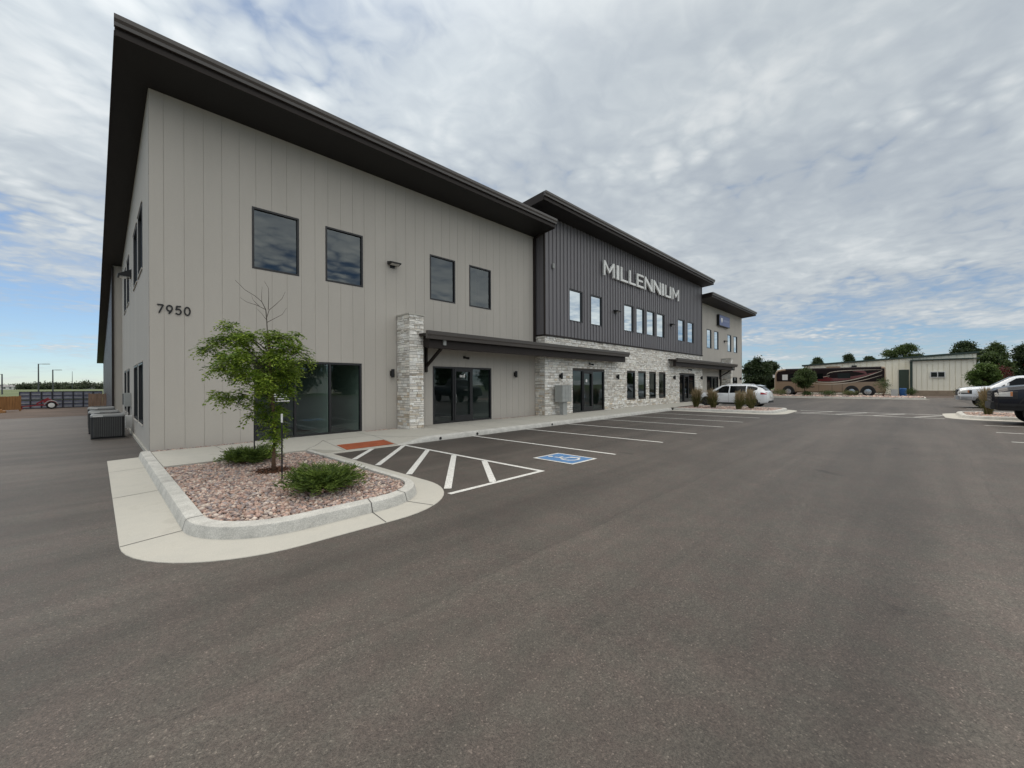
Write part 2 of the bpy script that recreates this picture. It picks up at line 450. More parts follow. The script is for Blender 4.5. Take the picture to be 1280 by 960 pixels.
class MB:
    def __init__(s):
        s.v, s.f, s.c = [], [], []

    def vert(s, p):
        s.v.append(tuple(p)); return len(s.v) - 1

    def face(s, pts, col=(1, 1, 1)):
        s.f.append([s.vert(p) for p in pts]); s.c.append(col)

    def box(s, x0, x1, y0, y1, z0, z1, col=(1, 1, 1)):
        i = len(s.v)
        for z in (z0, z1):
            for x, y in ((x0, y0), (x1, y0), (x1, y1), (x0, y1)):
                s.v.append((x, y, z))
        for f in ((0, 3, 2, 1), (4, 5, 6, 7), (0, 1, 5, 4), (1, 2, 6, 5), (2, 3, 7, 6), (3, 0, 4, 7)):
            s.f.append([i + k for k in f]); s.c.append(col)

    def loft(s, rings, closed=True, caps=True, col=(1, 1, 1)):
        n = len(rings[0]); i = len(s.v)
        for r in rings:
            s.v.extend(tuple(p) for p in r)
        for k in range(len(rings) - 1):
            for j in range(n if closed else n - 1):
                a, b = i + k * n + j, i + k * n + (j + 1) % n
                s.f.append([a, b, b + n, a + n]); s.c.append(col)
        if caps and closed:
            s.f.append([i + j for j in range(n)][::-1]); s.c.append(col)
            e = i + (len(rings) - 1) * n
            s.f.append([e + j for j in range(n)]); s.c.append(col)

    def tube(s, path, radii, n=7, col=(1, 1, 1), caps=True):
        path = [Vector(p) for p in path]
        if not isinstance(radii, (list, tuple)):
            radii = [radii] * len(path)
        rings = []
        for k, p in enumerate(path):
            d = (path[min(k + 1, len(path) - 1)] - path[max(k - 1, 0)]).normalized()
            u = d.cross(Vector((0, 0, 1)))
            if u.length < 1e-3:
                u = d.cross(Vector((0, 1, 0)))
            u.normalize(); w = d.cross(u)
            rings.append([p + (u * math.cos(t) + w * math.sin(t)) * radii[k] for t in [2 * math.pi * j / n for j in range(n)]])
        s.loft(rings, True, caps, col)

    def prism(s, poly, axis, a, b, col=(1, 1, 1)):
        """poly in the plane across `axis` ('x': (y,z), 'y': (x,z), 'z': (x,y)), from a to b"""
        def P(p, t):
            return {'x': (t, p[0], p[1]), 'y': (p[0], t, p[1]), 'z': (p[0], p[1], t)}[axis]
        s.loft([[P(p, a) for p in poly], [P(p, b) for p in poly]], True, True, col)

    def lathe(s, prof, c, axis='z', n=24, col=(1, 1, 1)):
        """prof: (radius, t) along axis"""
        rings = []
        for r, t in prof:
            ring = []
            for k in range(n):
                a = 2 * math.pi * k / n
                u, w = r * math.cos(a), r * math.sin(a)
                ring.append({'z': (c[0] + u, c[1] + w, c[2] + t), 'y': (c[0] + u, c[1] + t, c[2] + w),
                             'x': (c[0] + t, c[1] + u, c[2] + w)}[axis])
            rings.append(ring)
        s.loft(rings, True, True, col)

    def beam(s, p, q, w, h, col=(1, 1, 1)):
        p, q = Vector(p), Vector(q)
        d = (q - p).normalized()
        u = d.cross(Vector((0, 0, 1)))
        if u.length < 1e-3:
            u = Vector((1, 0, 0))
        u.normalize(); t = u.cross(d)
        s.loft([[e + u * (a * w / 2) + t * (b * h / 2) for a, b in ((-1, -1), (1, -1), (1, 1), (-1, 1))] for e in (p, q)], True, True, col)

    def ribbon(s, pts, w, P, d0, d1):
        """a flat stroke: pts in 2-D, width w, P(u,v,d) gives the 3-D point"""
        n = len(pts); L, Rr = [], []
        for k, (x, y) in enumerate(pts):
            a, b = pts[max(k - 1, 0)], pts[min(k + 1, n - 1)]
            dx, dy = b[0] - a[0], b[1] - a[1]
            l = math.hypot(dx, dy) or 1
            nx, ny = -dy / l * w / 2, dx / l * w / 2
            L.append((x + nx, y + ny)); Rr.append((x - nx, y - ny))
        rings = [[P(*L[k], d0), P(*Rr[k], d0), P(*Rr[k], d1), P(*L[k], d1)] for k in range(n)]
        s.loft(rings)

    def build(s, name, m, parent=None, smooth=False, loc=None):
        me = bpy.data.meshes.new(name)
        off = wloc(parent) if parent is not None else (Vector(loc) if loc is not None else Vector((0, 0, 0)))
        me.from_pydata([(x - off[0], y - off[1], z - off[2]) for x, y, z in s.v], [], s.f)
        at = me.color_attributes.new('Col', 'FLOAT_COLOR', 'CORNER')
        cols = np.ones((len(me.loops), 4), np.float32)
        k = 0
        for f, c in zip(s.f, s.c):
            cols[k:k + len(f), :3] = c; k += len(f)
        at.data.foreach_set('color', cols.ravel())
        bm = bmesh.new(); bm.from_mesh(me)
        bmesh.ops.recalc_face_normals(bm, faces=bm.faces)
        bm.to_mesh(me); bm.free()
        me.materials.append(MT[m] if isinstance(m, str) else m)
        if smooth:
            me.polygons.foreach_set('use_smooth', [True] * len(me.polygons))
            if isinstance(smooth, (int, float)) and smooth is not True:
                try:
                    me.set_sharp_from_angle(angle=R(smooth))
                except Exception:
                    pass
        o = bpy.data.objects.new(name, me)
        COL.objects.link(o)
        if parent is not None:
            o.parent = parent
        else:
            o.location = off
        return o


def np_mesh(name, V, F, C, m, parent=None, smooth=False, loc=(0, 0, 0)):
    """fast path for leaves, rocks, blades: V (n,3), F (m,k), C (m,3)"""
    off = np.array(wloc(parent) if parent is not None else loc, dtype=float)
    me = bpy.data.meshes.new(name)
    V = np.asarray(V, float) - off
    F = np.asarray(F, np.int32); k = F.shape[1]
    me.vertices.add(len(V)); me.vertices.foreach_set('co', V.astype(np.float32).ravel())
    me.loops.add(F.size); me.loops.foreach_set('vertex_index', F.ravel())
    me.polygons.add(len(F))
    me.polygons.foreach_set('loop_start', np.arange(0, F.size, k, dtype=np.int32))
    me.update(calc_edges=True)
    at = me.color_attributes.new('Col', 'FLOAT_COLOR', 'CORNER')
    c4 = np.ones((F.size, 4), np.float32); c4[:, :3] = np.repeat(np.asarray(C, np.float32), k, axis=0)
    at.data.foreach_set('color', c4.ravel())
    if smooth:
        me.polygons.foreach_set('use_smooth', [True] * len(F))
    me.materials.append(MT[m])
    me.validate()
    o = bpy.data.objects.new(name, me)
    COL.objects.link(o)
    if parent is not None:
        o.parent = parent
    else:
        o.location = off
    return o


def tag(o, label, cat, group=None):
    o['label'] = label; o['category'] = cat
    if group:
        o['group'] = group
    return o


def thing(name, label, cat, loc=(0, 0, 0), group=None):
    o = bpy.data.objects.new(name, None)
    o.empty_display_size = 0.2
    COL.objects.link(o)
    o.location = loc
    return tag(o, label, cat, group)


def struct(o):
    o['kind'] = 'structure'; return o


def copy_tree(o, parent=None):
    c = o.copy(); COL.objects.link(c)
    if parent is not None:
        c.parent = parent
    for ch in list(o.children):
        copy_tree(ch, c)
    return c


def gz(x):
    return 0.0064 * (min(max(x, -20), 70) - 10)


def put(proto, first, loc, rotz, label, group=None):
    """place the prototype itself the first time, a copy after that"""
    o = proto if first else copy_tree(proto)
    o.location = loc; o.rotation_euler = (0, 0, rotz); o['label'] = label
    if group:
        o['group'] = group
    return o


# ------------------------------------------------------------------ ground
def sheet(name, m, x0, x1, y0, y1, dz, ny=1):
    b = MB()
    xs = sorted(set([x0, x1] + [x for x in (-20, 70) if x0 < x < x1]))
    for a, c in zip(xs, xs[1:]):
        b.face([(a, y0, gz(a) + dz), (c, y0, gz(c) + dz), (c, y1, gz(c) + dz), (a, y1, gz(a) + dz)])
    return struct(b.build(name, m))


sheet('ground', 'grass', -3000, 3000, -3000, 3000, -0.03)
sheet('parking_lot', 'asphalt', -45, 57.0, -38, 36.0, 0.0)
sheet('dirt_yard', 'dirt', -24, 0.6, 36.0, 62.0, -0.006)
sheet('gravel_lot', 'dirt', 57.0, 110, -30, 40, -0.006)

# painted stall lines, hatchings and the accessible symbol
PZ = 0.006


def stripe(b, p, q, w):
    p, q = Vector((*p, 0)), Vector((*q, 0))
    d = (q - p).normalized(); n = Vector((-d.y, d.x, 0)) * (w / 2)
    b.face([(v.x, v.y, gz(v.x) + PZ) for v in (p - n, q - n, q + n, p + n)])


STALL_X = [8.78, 11.42, 14.02, 16.76, 19.3, 21.95]
for x in STALL_X:
    b = MB(); stripe(b, (x, 10.42), (x, 5.1), 0.10)
    struct(b.build('stall_line', 'white_paint'))
for x in (23.45, 20.55, 17.7, 14.9):
    b = MB(); stripe(b, (x, -2.0), (x, -7.2), 0.10)
    struct(b.build('stall_line', 'white_paint'))
for x in (33.6, 36.4, 39.3):
    b = MB(); stripe(b, (x, -2.4), (x, -7.6), 0.10)
    struct(b.build('stall_line', 'white_paint'))
b = MB()
stripe(b, (6.16, 10.36), (6.16, 5.17), 0.10)
stripe(b, (3.9, 5.22), (6.109, 5.22), 0.10)
for p, q in (((4.2, 9.27), (5.22, 10.42)), ((4.24, 8.22), (6.105, 10.3)), ((4.22, 6.93), (6.105, 9.1)), ((4.08, 5.50), (6.105, 7.97)),
             ((4.90, 5.275), (6.105, 6.86))):
    stripe(b, p, q, 0.125)
struct(b.build('hatched_aisle_marking', 'white_paint'))
b = MB()
stripe(b, (26.7, 4.5), (26.4, -1.1), 0.12)
stripe(b, (28.9, 4.6), (29.0, -1.1), 0.12)
for k in range(4):
    y = 4.2 - k * 1.45
    stripe(b, (26.77, y), (28.83, y - 1.1), 0.10)
struct(b.build('crosswalk_marking', 'white_paint'))

t = thing('accessible_parking_symbol', 'blue square painted on the asphalt with a white wheelchair figure', 'road marking', (7.55, 5.7, gz(7.55)))
x0, x1, y0, y1 = 7.08, 8.03, 5.13, 6.27
zz = gz(7.55) + 0.007
b = MB()
b.face([(x0, y0, zz), (x1, y0, zz), (x1, y1, zz), (x0, y1, zz)])
b.build('border', 'white_paint', t)
b = MB()
b.face([(x0 + .07, y0 + .07, zz + .003), (x1 - .07, y0 + .07, zz + .003), (x1 - .07, y1 - .07, zz + .003), (x0 + .07, y1 - .07, zz + .003)])
b.build('blue_field', 'blue_paint', t)
b = MB()


def flat(u, v, d):          # the figure's own frame: u right, v up, read from the aisle
    return (7.555 + u, 5.70 + v, zz + 0.006 + d)


arc = [(0.02 + 0.20 * math.cos(t_), -0.14 + 0.20 * math.sin(t_)) for t_ in np.linspace(R(125), R(400), 22)]
b.ribbon(arc, 0.055, flat, 0, 0.001)
b.ribbon([(-0.06, 0.25), (-0.05, 0.10), (-0.03, -0.03), (0.12, -0.03), (0.20, -0.22), (0.27, -0.24)], 0.06, flat, 0.0015, 0.0025)
b.ribbon([(-0.05, 0.13), (0.10, 0.13)], 0.05, flat, 0.003, 0.004)
b.face([flat(-0.07 + 0.062 * math.cos(a_), 0.36 + 0.062 * math.sin(a_), 0.0045) for a_ in np.linspace(0, 2 * math.pi, 16)[:-1]])
b.build('wheelchair_figure', 'white_paint', t)


# ------------------------------------------------------------------ kerbed islands
def rr(x0, x1, y0, yl, yr_, rl, rr_, n=14, m=8):
    """open outline: down the left side, round the two corners, up the right side"""
    p = [(x0, yl + (y0 + rl - yl) * k / m) for k in range(m)]
    p += [(x0 + rl - rl * math.cos(a), y0 + rl - rl * math.sin(a)) for a in np.linspace(0, math.pi / 2, n)]
    p += [(x0 + rl + (x1 - rr_ - x0 - rl) * k / m, y0) for k in range(1, m)]
    p += [(x1 - rr_ + rr_ * math.sin(a), y0 + rr_ - rr_ * math.cos(a)) for a in np.linspace(0, math.pi / 2, n)]
    p += [(x1, y0 + rr_ + (yr_ - y0 - rr_) * k / m) for k in range(1, m + 1)]
    return p


def island(lines, flip=None, name='island', joints=()):
    """lines: list of (outline, height above the asphalt); a gutter loft and a kerb loft"""
    f = flip or (lambda p: p)
    L = [[(*f(p), gz(f(p)[0]) + h) for p in o] for o, h in lines]
    b = MB(); b.loft([L[0], L[1], L[2]], closed=False)
    struct(b.build(name + '_gutter', 'concrete'))
    b = MB(); b.loft(L[2:], closed=False)
    for i in (0, len(L[0]) - 1):
        b.face([l[i] for l in L[2:]])
    struct(b.build(name + '_kerb', 'kerb', smooth=24))
    if joints:
        b = MB()
        for j in joints:
            rows = []
            for l in L[1:]:
                p, q = Vector(l[j]), Vector(l[min(j + 1, len(l) - 1)])
                d = (q - p).normalized() * 0.007
                rows.append((p - d + Vector((0, 0, .003)), p + d + Vector((0, 0, .003))))
            for (a, c), (e, g) in zip(rows, rows[1:]):
                b.face([a, c, g, e])
        struct(b.build(name + '_joints', 'joint'))
    return L


i1 = [(rr(0.15, 4.19, 4.70, 13.44, 10.53, 1.42, 1.50), -0.05),
      (rr(0.17, 4.17, 4.73, 13.44, 10.53, 1.40, 1.48), 0.006),
      (rr(0.71, 3.74, 5.18, 13.44, 10.53, 1.03, 1.02), 0.022),
      (rr(0.735, 3.715, 5.205, 13.44, 10.53, 1.01, 1.0), 0.12),
      (rr(0.75, 3.70, 5.22, 13.44, 10.53, 0.99, 0.98), 0.146),
      (rr(0.78, 3.67, 5.25, 13.44, 10.53, 0.96, 0.95), 0.155),
      (rr(0.915, 3.58, 5.42, 13.44, 10.53, 0.80, 0.80), 0.155),
      (rr(0.92, 3.575, 5.425, 13.44, 10.53, 0.80, 0.80), 0.06)]
island(i1, None, 'island', joints=(2, 5, 8, 28, 33, 48))
ROCK1 = rr(0.93, 3.565, 5.435, 10.58, 10.58, 0.80, 0.80)

g2 = 24.45
i2 = [(rr(g2 - .02, 29.4, 4.63, 10.45, 10.45, 1.3, 1.3), -0.05),
      (rr(g2, 29.38, 4.65, 10.45, 10.45, 1.28, 1.28), 0.006),
      (rr(g2 + .45, 28.95, 5.10, 10.45, 10.45, 0.9, 0.9), 0.022),
      (rr(g2 + .49, 28.91, 5.14, 10.45, 10.45, 0.86, 0.86), 0.13),
      (rr(g2 + .53, 28.87, 5.18, 10.45, 10.45, 0.82, 0.82), 0.155),
      (rr(g2 + .66, 28.74, 5.31, 10.45, 10.45, 0.70, 0.70), 0.155),
      (rr(g2 + .665, 28.735, 5.315, 10.45, 10.45, 0.70, 0.70), 0.06)]
island(i2, None, 'planter_island')
ROCK2 = rr(g2 + .67, 28.73, 5.32, 10.45, 10.45, 0.7, 0.7)


def flip3(p):
    return (p[0], -1.15 - (p[1] - 4.65))


i3 = [([(x + 1.75, y) for x, y in o], h) for o, h in i2]
i3 = [([(min(x, 31.3) if x > 29 else x, y) for x, y in o], h) for o, h in i3]
island(i3, flip3, 'kerbed_island')
ROCK3 = [flip3((x + 1.75, y)) for x, y in ROCK2]

# far planter strip along the front of the coach
b = MB()
b.box(50.4, 50.9, -1.2, 13.0, -0.05, gz(50.5) + 0.02)
struct(b.build('far_gutter', 'concrete'))
b = MB()
for a, c, d_, e in ((50.9, 51.08, -1.0, 13.0), (51.08, 55.0, -1.0, -0.82), (55.0, 55.18, -1.0, 13.0)):
    b.box(a, c, d_, e, -0.05, gz(52) + 0.15)
struct(b.build('far_kerb', 'kerb'))
b = MB(); b.box(51.08, 55.0, -0.82, 13.0, 0.0, gz(52) + 0.12)
struct(b.build('far_planting_strip', 'soil'))


# ------------------------------------------------------------------ sidewalk, ramp, kerb
def walk_h(x, y):
    r = min(max((y - 10.53) / 1.55, 0.0), 1.0) * 0.14 + 0.012
    full = 0.152
    if 4.55 <= x <= 6.05:
        return r
    if 6.05 < x < 7.05:
        return r + (full - r) * (x - 6.05)
    if 3.75 < x < 4.55:
        return r + (full - r) * (4.55 - x) / 0.80
    return full


def walk_patch(b, xs, ys):
    for a, c in zip(xs, xs[1:]):
        for d_, e in zip(ys, ys[1:]):
            b.face([(x, y, gz(x) + walk_h(x, y)) for x, y in ((a, d_), (c, d_), (c, e), (a, e))])


b = MB()
YS = [10.60, 10.9, 11.3, 11.7, 12.08, 13.2]
walk_patch(b, [0.925, 2.0, 3.575], YS)
walk_patch(b, [3.575, 3.75, 4.15, 4.55, 5.3, 6.05, 6.55, 7.05], YS)
XS2 = [7.05 + 1.5 * k for k in range(30)]
walk_patch(b, XS2, [10.62, 12.795])
walk_patch(b, [7.05, 8.55, 10.05, 11.55, 13.05, 15.4], [12.795, 13.2])
walk_patch(b, [36.6, 40, 45, 50.5], [12.795, 13.2])
for a, c in ((3.12, 6.42), (8.35, 12.5), (39.5, 42.8)):
    walk_patch(b, [a, c], [13.2, 13.50])
xs_ = [3.575, 3.75, 4.15, 4.55, 5.3, 6.05, 6.55, 7.05]
for a, c in zip(xs_, xs_[1:]):
    b.face([(a, 10.60, gz(a) + walk_h(a, 10.6)), (c, 10.60, gz(c) + walk_h(c, 10.6)), (c, 10.60, gz(c) - .05), (a, 10.60, gz(a) - .05)])
b.face([(0.925, 10.60, gz(0.9) + .152), (3.575, 10.60, gz(3.5) + .152), (3.575, 10.60, gz(3.5) - .05), (0.925, 10.60, gz(0.9) - .05)])
struct(b.build('sidewalk', 'concrete'))
b = MB()     # control joints, 3 mm proud strips
for x in [8.55 + 1.5 * k for k in range(10)]:
    b.face([(x - .006, 10.62, gz(x) + .155), (x + .006, 10.62, gz(x) + .155), (x + .006, 12.79, gz(x) + .155), (x - .006, 12.79, gz(x) + .155)])


def jline(p, q, w=0.012):
    n = 6
    p, q = Vector(p), Vector(q)
    d = (q - p).normalized(); s_ = Vector((-d.y, d.x)) * w / 2
    for k in range(n):
        a, c = p.lerp(q, k / n), p.lerp(q, (k + 1) / n)
        b.face([(v.x, v.y, gz(v.x) + walk_h(v.x, v.y) + .003) for v in (a - s_, c - s_, c + s_, a + s_)])


jline((3.6, 10.62), (4.55, 12.08)); jline((4.55, 12.08), (4.56, 10.62)); jline((4.55, 12.08), (6.05, 12.08))
jline((6.05, 10.62), (6.05, 12.08)); jline((6.05, 12.08), (7.05, 10.62)); jline((6.05, 12.08), (6.05, 13.2)); jline((2.2, 10.62), (2.2, 13.2))
struct(b.build('sidewalk_joints', 'joint'))
b = MB()
for seg in (np.concatenate([np.linspace(6.05, 7.05, 8), np.arange(8, 24.6, 1.5), [24.6]]), np.arange(29.3, 51, 2.5)):
    rings = []
    for x in seg:
        h = 0.155 if x > 7.05 else 0.012 + 0.143 * (x - 6.05)
        g = gz(x)
        rings.append([(x, 10.40, g - .05), (x, 10.40, g + 0.003), (x, 10.43, g + h * .75), (x, 10.46, g + h * .96), (x, 10.50, g + h), (x, 10.62, g + h), (x, 10.62, g - .05)])
    b.loft(rings)
struct(b.build('sidewalk_kerb', 'kerb', smooth=50))
b = MB(); b.box(3.70, 6.06, 10.42, 10.62, gz(5) - .05, gz(5) + .008)
struct(b.build('ramp_lip', 'concrete'))

t = thing('tactile_paving', 'rust red dimpled plate set in the kerb ramp at the head of the hatched aisle', 'tactile paving', (5.3, 10.9, gz(5.3)))
b = MB()
b.face([(x, y, gz(x) + walk_h(x, y) + .006) for x, y in ((4.62, 10.64), (6.02, 10.64), (6.02, 11.3), (4.62, 11.3))])
b.build('plate', 'red_plate', t)
b = MB()
for i in range(22):
    for j in range(10):
        x, y = 4.67 + i * 0.0625, 10.68 + j * 0.0625
        z = gz(x) + walk_h(x, y) + .006
        b.lathe([(0.018, 0), (0.012, 0.006)], (x, y, z), n=6)
o_ = b.build('dimples', 'red_plate', t); o_['kind'] = 'stuff'

for x, lab in ((7.45, 'nearest small black drain hole in the sidewalk kerb, beside the kerb ramp'),
               (8.95, 'small black drain hole in the kerb at the head of the first stall line'),
               (12.95, 'small black drain hole in the kerb between the second and third stall lines')):
    b = MB()
    b.lathe([(0.034, -0.012), (0.044, -0.012), (0.044, 0.0), (0.034, 0.0)], (x, 10.403, gz(x) + .065), 'y', 14)
    b.lathe([(0.033, -0.004), (0.033, -0.002)], (x, 10.403, gz(x) + .065), 'y', 14)
    tag(b.build('kerb_drain', 'black', loc=(x, 10.40, gz(x))), lab, 'drain', 'drain holes in the sidewalk kerb')

# ------------------------------------------------------------------ rock mulch
ICO_V, ICO_F = None, None
_bm = bmesh.new(); bmesh.ops.create_icosphere(_bm, subdivisions=1, radius=1.0)
_bm.verts.ensure_lookup_table()
ICO_V = np.array([v.co[:] for v in _bm.verts]); ICO_F = np.array([[v.index for v in f.verts] for f in _bm.faces]); _bm.free()
rng = np.random.default_rng(11)
ROCK_COL = 1.1 * np.array([(0.40, 0.27, 0.215), (0.47, 0.36, 0.30), (0.33, 0.225, 0.19), (0.27, 0.235, 0.23), (0.52, 0.44, 0.38), (0.22, 0.175, 0.165),
                     (0.43, 0.30, 0.25), (0.36, 0.29, 0.26)])


def inside(poly, P):
    x, y = P[:, 0], P[:, 1]
    r = np.zeros(len(P), bool)
    n = len(poly)
    for i in range(n):
        x1, y1 = poly[i]; x2, y2 = poly[(i + 1) % n]
        if y1 == y2:
            continue
        c = ((y1 > y) != (y2 > y)) & (x < (x2 - x1) * (y - y1) / (y2 - y1) + x1)
        r ^= c
    return r


def rocks(name, poly, dz, step, size, keep=None):
    poly = [(float(a), float(c)) for a, c in poly]
    xs = [p[0] for p in poly]; ys = [p[1] for p in poly]
    X, Y = np.meshgrid(np.arange(min(xs), max(xs), step), np.arange(min(ys), max(ys), step))
    P = np.stack([X.ravel(), Y.ravel()], 1) + rng.uniform(-.5, .5, (X.size, 2)) * step
    P = P[inside(poly, P)]
    if keep is not None:
        P = P[keep(P)]
    n = len(P)
    s = size * rng.uniform(0.6, 1.3, (n, 1, 1)) * np.stack([rng.uniform(.7, 1.3, n), rng.uniform(.6, 1.1, n), rng.uniform(.45, .85, n)], 1)[:, None, :]
    V = ICO_V[None] * (1 + rng.uniform(-.25, .25, (n, len(ICO_V), 1))) * s
    a = rng.uniform(0, 6.283, n); tx = rng.uniform(-.6, .6, n)
    ca, sa = np.cos(a)[:, None], np.sin(a)[:, None]
    x, y, z = V[..., 0], V[..., 1], V[..., 2]
    ct, st = np.cos(tx)[:, None], np.sin(tx)[:, None]
    y, z = y * ct - z * st, y * st + z * ct
    x, y = x * ca - y * sa, x * sa + y * ca
    g = np.array([gz(p) for p in P[:, 0]])
    V = np.stack([x + P[:, :1], y + P[:, 1:2], z + (g + dz + rng.uniform(-.008, .012, n))[:, None]], -1).reshape(-1, 3)
    F = (ICO_F[None] + (np.arange(n) * len(ICO_V))[:, None, None]).reshape(-1, 3)
    C = ROCK_COL[rng.integers(0, len(ROCK_COL), n)] * rng.uniform(.75, 1.2, (n, 1))
    o = np_mesh(name, V, F, np.repeat(C, len(ICO_F), 0), 'rock')
    o['kind'] = 'stuff'
    return o


def bed(name, poly, dz):
    b = MB(); b.face([(x, y, gz(x) + dz) for x, y in poly])
    struct(b.build(name, 'soil'))


bed('planting_bed', ROCK1, 0.095); bed('planting_bed', ROCK2, 0.095); bed('planting_bed', ROCK3, 0.095)
TREE = (2.36, 8.68)
rocks('rock_mulch', ROCK1, 0.112, 0.040, 0.030, lambda P: np.hypot(P[:, 0] - TREE[0], P[:, 1] - TREE[1]) > 0.30)
rocks('rock_mulch', ROCK2, 0.112, 0.075, 0.05)
rocks('rock_mulch', ROCK3, 0.112, 0.09, 0.055)
rocks('rock_mulch', [(51.1, -0.8), (55, -0.8), (55, 13), (51.1, 13)], 0.13, 0.20, 0.12)
for x0_, x1_ in ((0.94, 3.12), (6.42, 7.65), (12.5, 15.4)):
    pl = [(x0_, 13.2), (x1_, 13.2), (x1_, 13.46), (x0_, 13.46)]
    bed('gravel_strip_bed', pl, 0.10)
    rocks('rock_mulch', pl, 0.125, 0.042, 0.030)

# ------------------------------------------------------------------ the office building
YA, YC = 13.47, 12.855
SL = 1 / 12.0
BLD = thing('office_building', 'long two storey grey office building with a charcoal metal and pale stone middle section', 'building', (0.92, 13.47, 0))


def cuts(u0, u1, holes_u, extra):
    return sorted(set(round(v, 4) for v in [u0, u1] + [v for v in holes_u + extra if u0 < v < u1]))


def grid_wall(P, u0, u1, z0, z1, holes, strips, reveal, bmsh=None):
    """P(u,z,d): d is outward. strips: list of (ua,ub,depth). holes: (ua,ub,za,zb)."""
    b = bmsh or MB()
    us = cuts(u0, u1, [h[0] for h in holes] + [h[1] for h in holes], [s[0] for s in strips] + [s[1] for s in strips])
    zs = cuts(z0, z1, [h[2] for h in holes] + [h[3] for h in holes], [])
    st = sorted(strips)

    def dep(u):
        for a, c, d in st:
            if a - 1e-6 <= u <= c + 1e-6:
                return d
        return 0.0

    def hole(u, z):
        return any(h[0] < u < h[1] and h[2] < z < h[3] for h in holes)
    D = [dep((a + c) / 2) for a, c in zip(us, us[1:])]
    nz = len(zs) - 1
    full = [[not hole((a + c) / 2, (zs[j] + zs[j + 1]) / 2) for j in range(nz)] for a, c in zip(us, us[1:])]
    for i, (a, c) in enumerate(zip(us, us[1:])):
        j = 0
        while j < nz:
            if not full[i][j]:
                j += 1; continue
            k = j
            while k + 1 < nz and full[i][k + 1]:
                k += 1
            za, zb, d = zs[j], zs[k + 1], D[i]
            b.face([P(a, za, d), P(c, za, d), P(c, zb, d), P(a, zb, d)])
            j = k + 1
        if i:
            for j in range(nz):
                if full[i][j] and full[i - 1][j] and D[i] != D[i - 1]:
                    b.face([P(a, zs[j], D[i - 1]), P(a, zs[j], D[i]), P(a, zs[j + 1], D[i]), P(a, zs[j + 1], D[i - 1])])
    for ha, hb, za, zb in holes:
        o = max(D)
        for (p, q) in (((ha, za), (ha, zb)), ((hb, za), (hb, zb)), ((ha, za), (hb, za)), ((ha, zb), (hb, zb))):
            b.face([P(*p, o), P(*q, o), P(*q, -reveal), P(*p, -reveal)])
    return b


def grooves(u0, u1, start, step, w=0.009, d=-0.009):
    r = []
    u = start
    while u < u1 - 0.05:
        if u > u0 + 0.05:
            r.append((u - w / 2, u + w / 2, d))
        u += step
    return r


def ribs(u0, u1, step, d):
    r, u = [], u0 + 0.04
    while u + step * 0.45 < u1:
        r.append((u, u + step * 0.45, d)); u += step
    return r


def front(Y):
    return lambda u, z, d: (u, Y - d, z)


WIN_A = [(3.13, 4.39), (5.18, 6.44), (9.17, 10.42), (11.17, 12.43)]
WZ = (5.07, 6.85)
MIR = 52.0
WIN_D = [(MIR - c, MIR - a) for a, c in WIN_A][::-1]
SF1, SF2 = (3.17, 6.38), (9.29, 12.43)
SF1D, SF2D = (MIR - 6.38, MIR - 3.17), (MIR - 12.43, MIR - 9.29)
FL, HD = 0.14, 2.45
holesA = [(a, c, *WZ) for a, c in WIN_A] + [(*SF1, -0.3, HD), (*SF2, -0.3, HD)]
b = grid_wall(front(YA), 0.92, 15.42, -0.3, 9.25, holesA, grooves(0.92, 15.42, 1.20, 0.4064), 0.12)
b.build('front_wall', 'siding', BLD)
# side wall, its top follows the roof slope
SIDE_Y1 = 28.7


def side(X):
    return lambda u, z, d: (X - d, u, z)


WIN_S = [(15.4, 17.0), (17.5, 19.2), (22.0, 23.5), (24.4, 26.0)]
holesS = [(a, c, 5.03, 6.86) for a, c in WIN_S] + [(a, c, 0.62, 2.38) for a, c in WIN_S]
b = grid_wall(side(0.916), YA, SIDE_Y1, -0.3, 9.25, holesS, grooves(YA, SIDE_Y1, YA + 0.42, 0.4064), 0.12)


def clip_top(b, z_at, y_at, keep_below=True):
    me = bpy.data.meshes.new('tmp'); me.from_pydata(b.v, [], b.f)
    bm = bmesh.new(); bm.from_mesh(me)
    bmesh.ops.bisect_plane(bm, geom=bm.verts[:] + bm.edges[:] + bm.faces[:], plane_co=(0, y_at, z_at), plane_no=(0, SL, 1), clear_outer=True)
    bm.verts.ensure_lookup_table()
    r = MB(); r.v = [v.co[:] for v in bm.verts]; r.f = [[v.index for v in f.verts] for f in bm.faces]; r.c = [(1, 1, 1)] * len(r.f)
    bm.free(); bpy.data.meshes.remove(me)
    return r


clip_top(b, 9.12, YA).build('side_wall', 'siding', BLD)
# rear wing, stepped out a little, dark metal on its long side
XR = 0.60
b = MB(); b.box(XR, 1.2, SIDE_Y1, SIDE_Y1 + 0.2, -0.3, 7.80)
b.build('rear_return_wall', 'siding', BLD)
b = grid_wall(side(XR), SIDE_Y1 + 0.2, 68.2, -0.3, 9.25, [], ribs(SIDE_Y1 + .2, 68.2, 0.3, 0.03), 0.1)
clip_top(b, 9.08, YA).build('rear_wall', 'metal_siding', BLD)
b = MB(); b.box(XR - .06, XR + 0.02, SIDE_Y1 - 0.07, SIDE_Y1 + 0.12, -0.2, 7.75)
b.build('corner_trim', 'trim', BLD)
# pale footing line under the side wall
b = MB(); b.box(0.885, 0.915, YA + 0.02, SIDE_Y1, -0.2, 0.035)
b.build('footing', 'concrete', BLD)

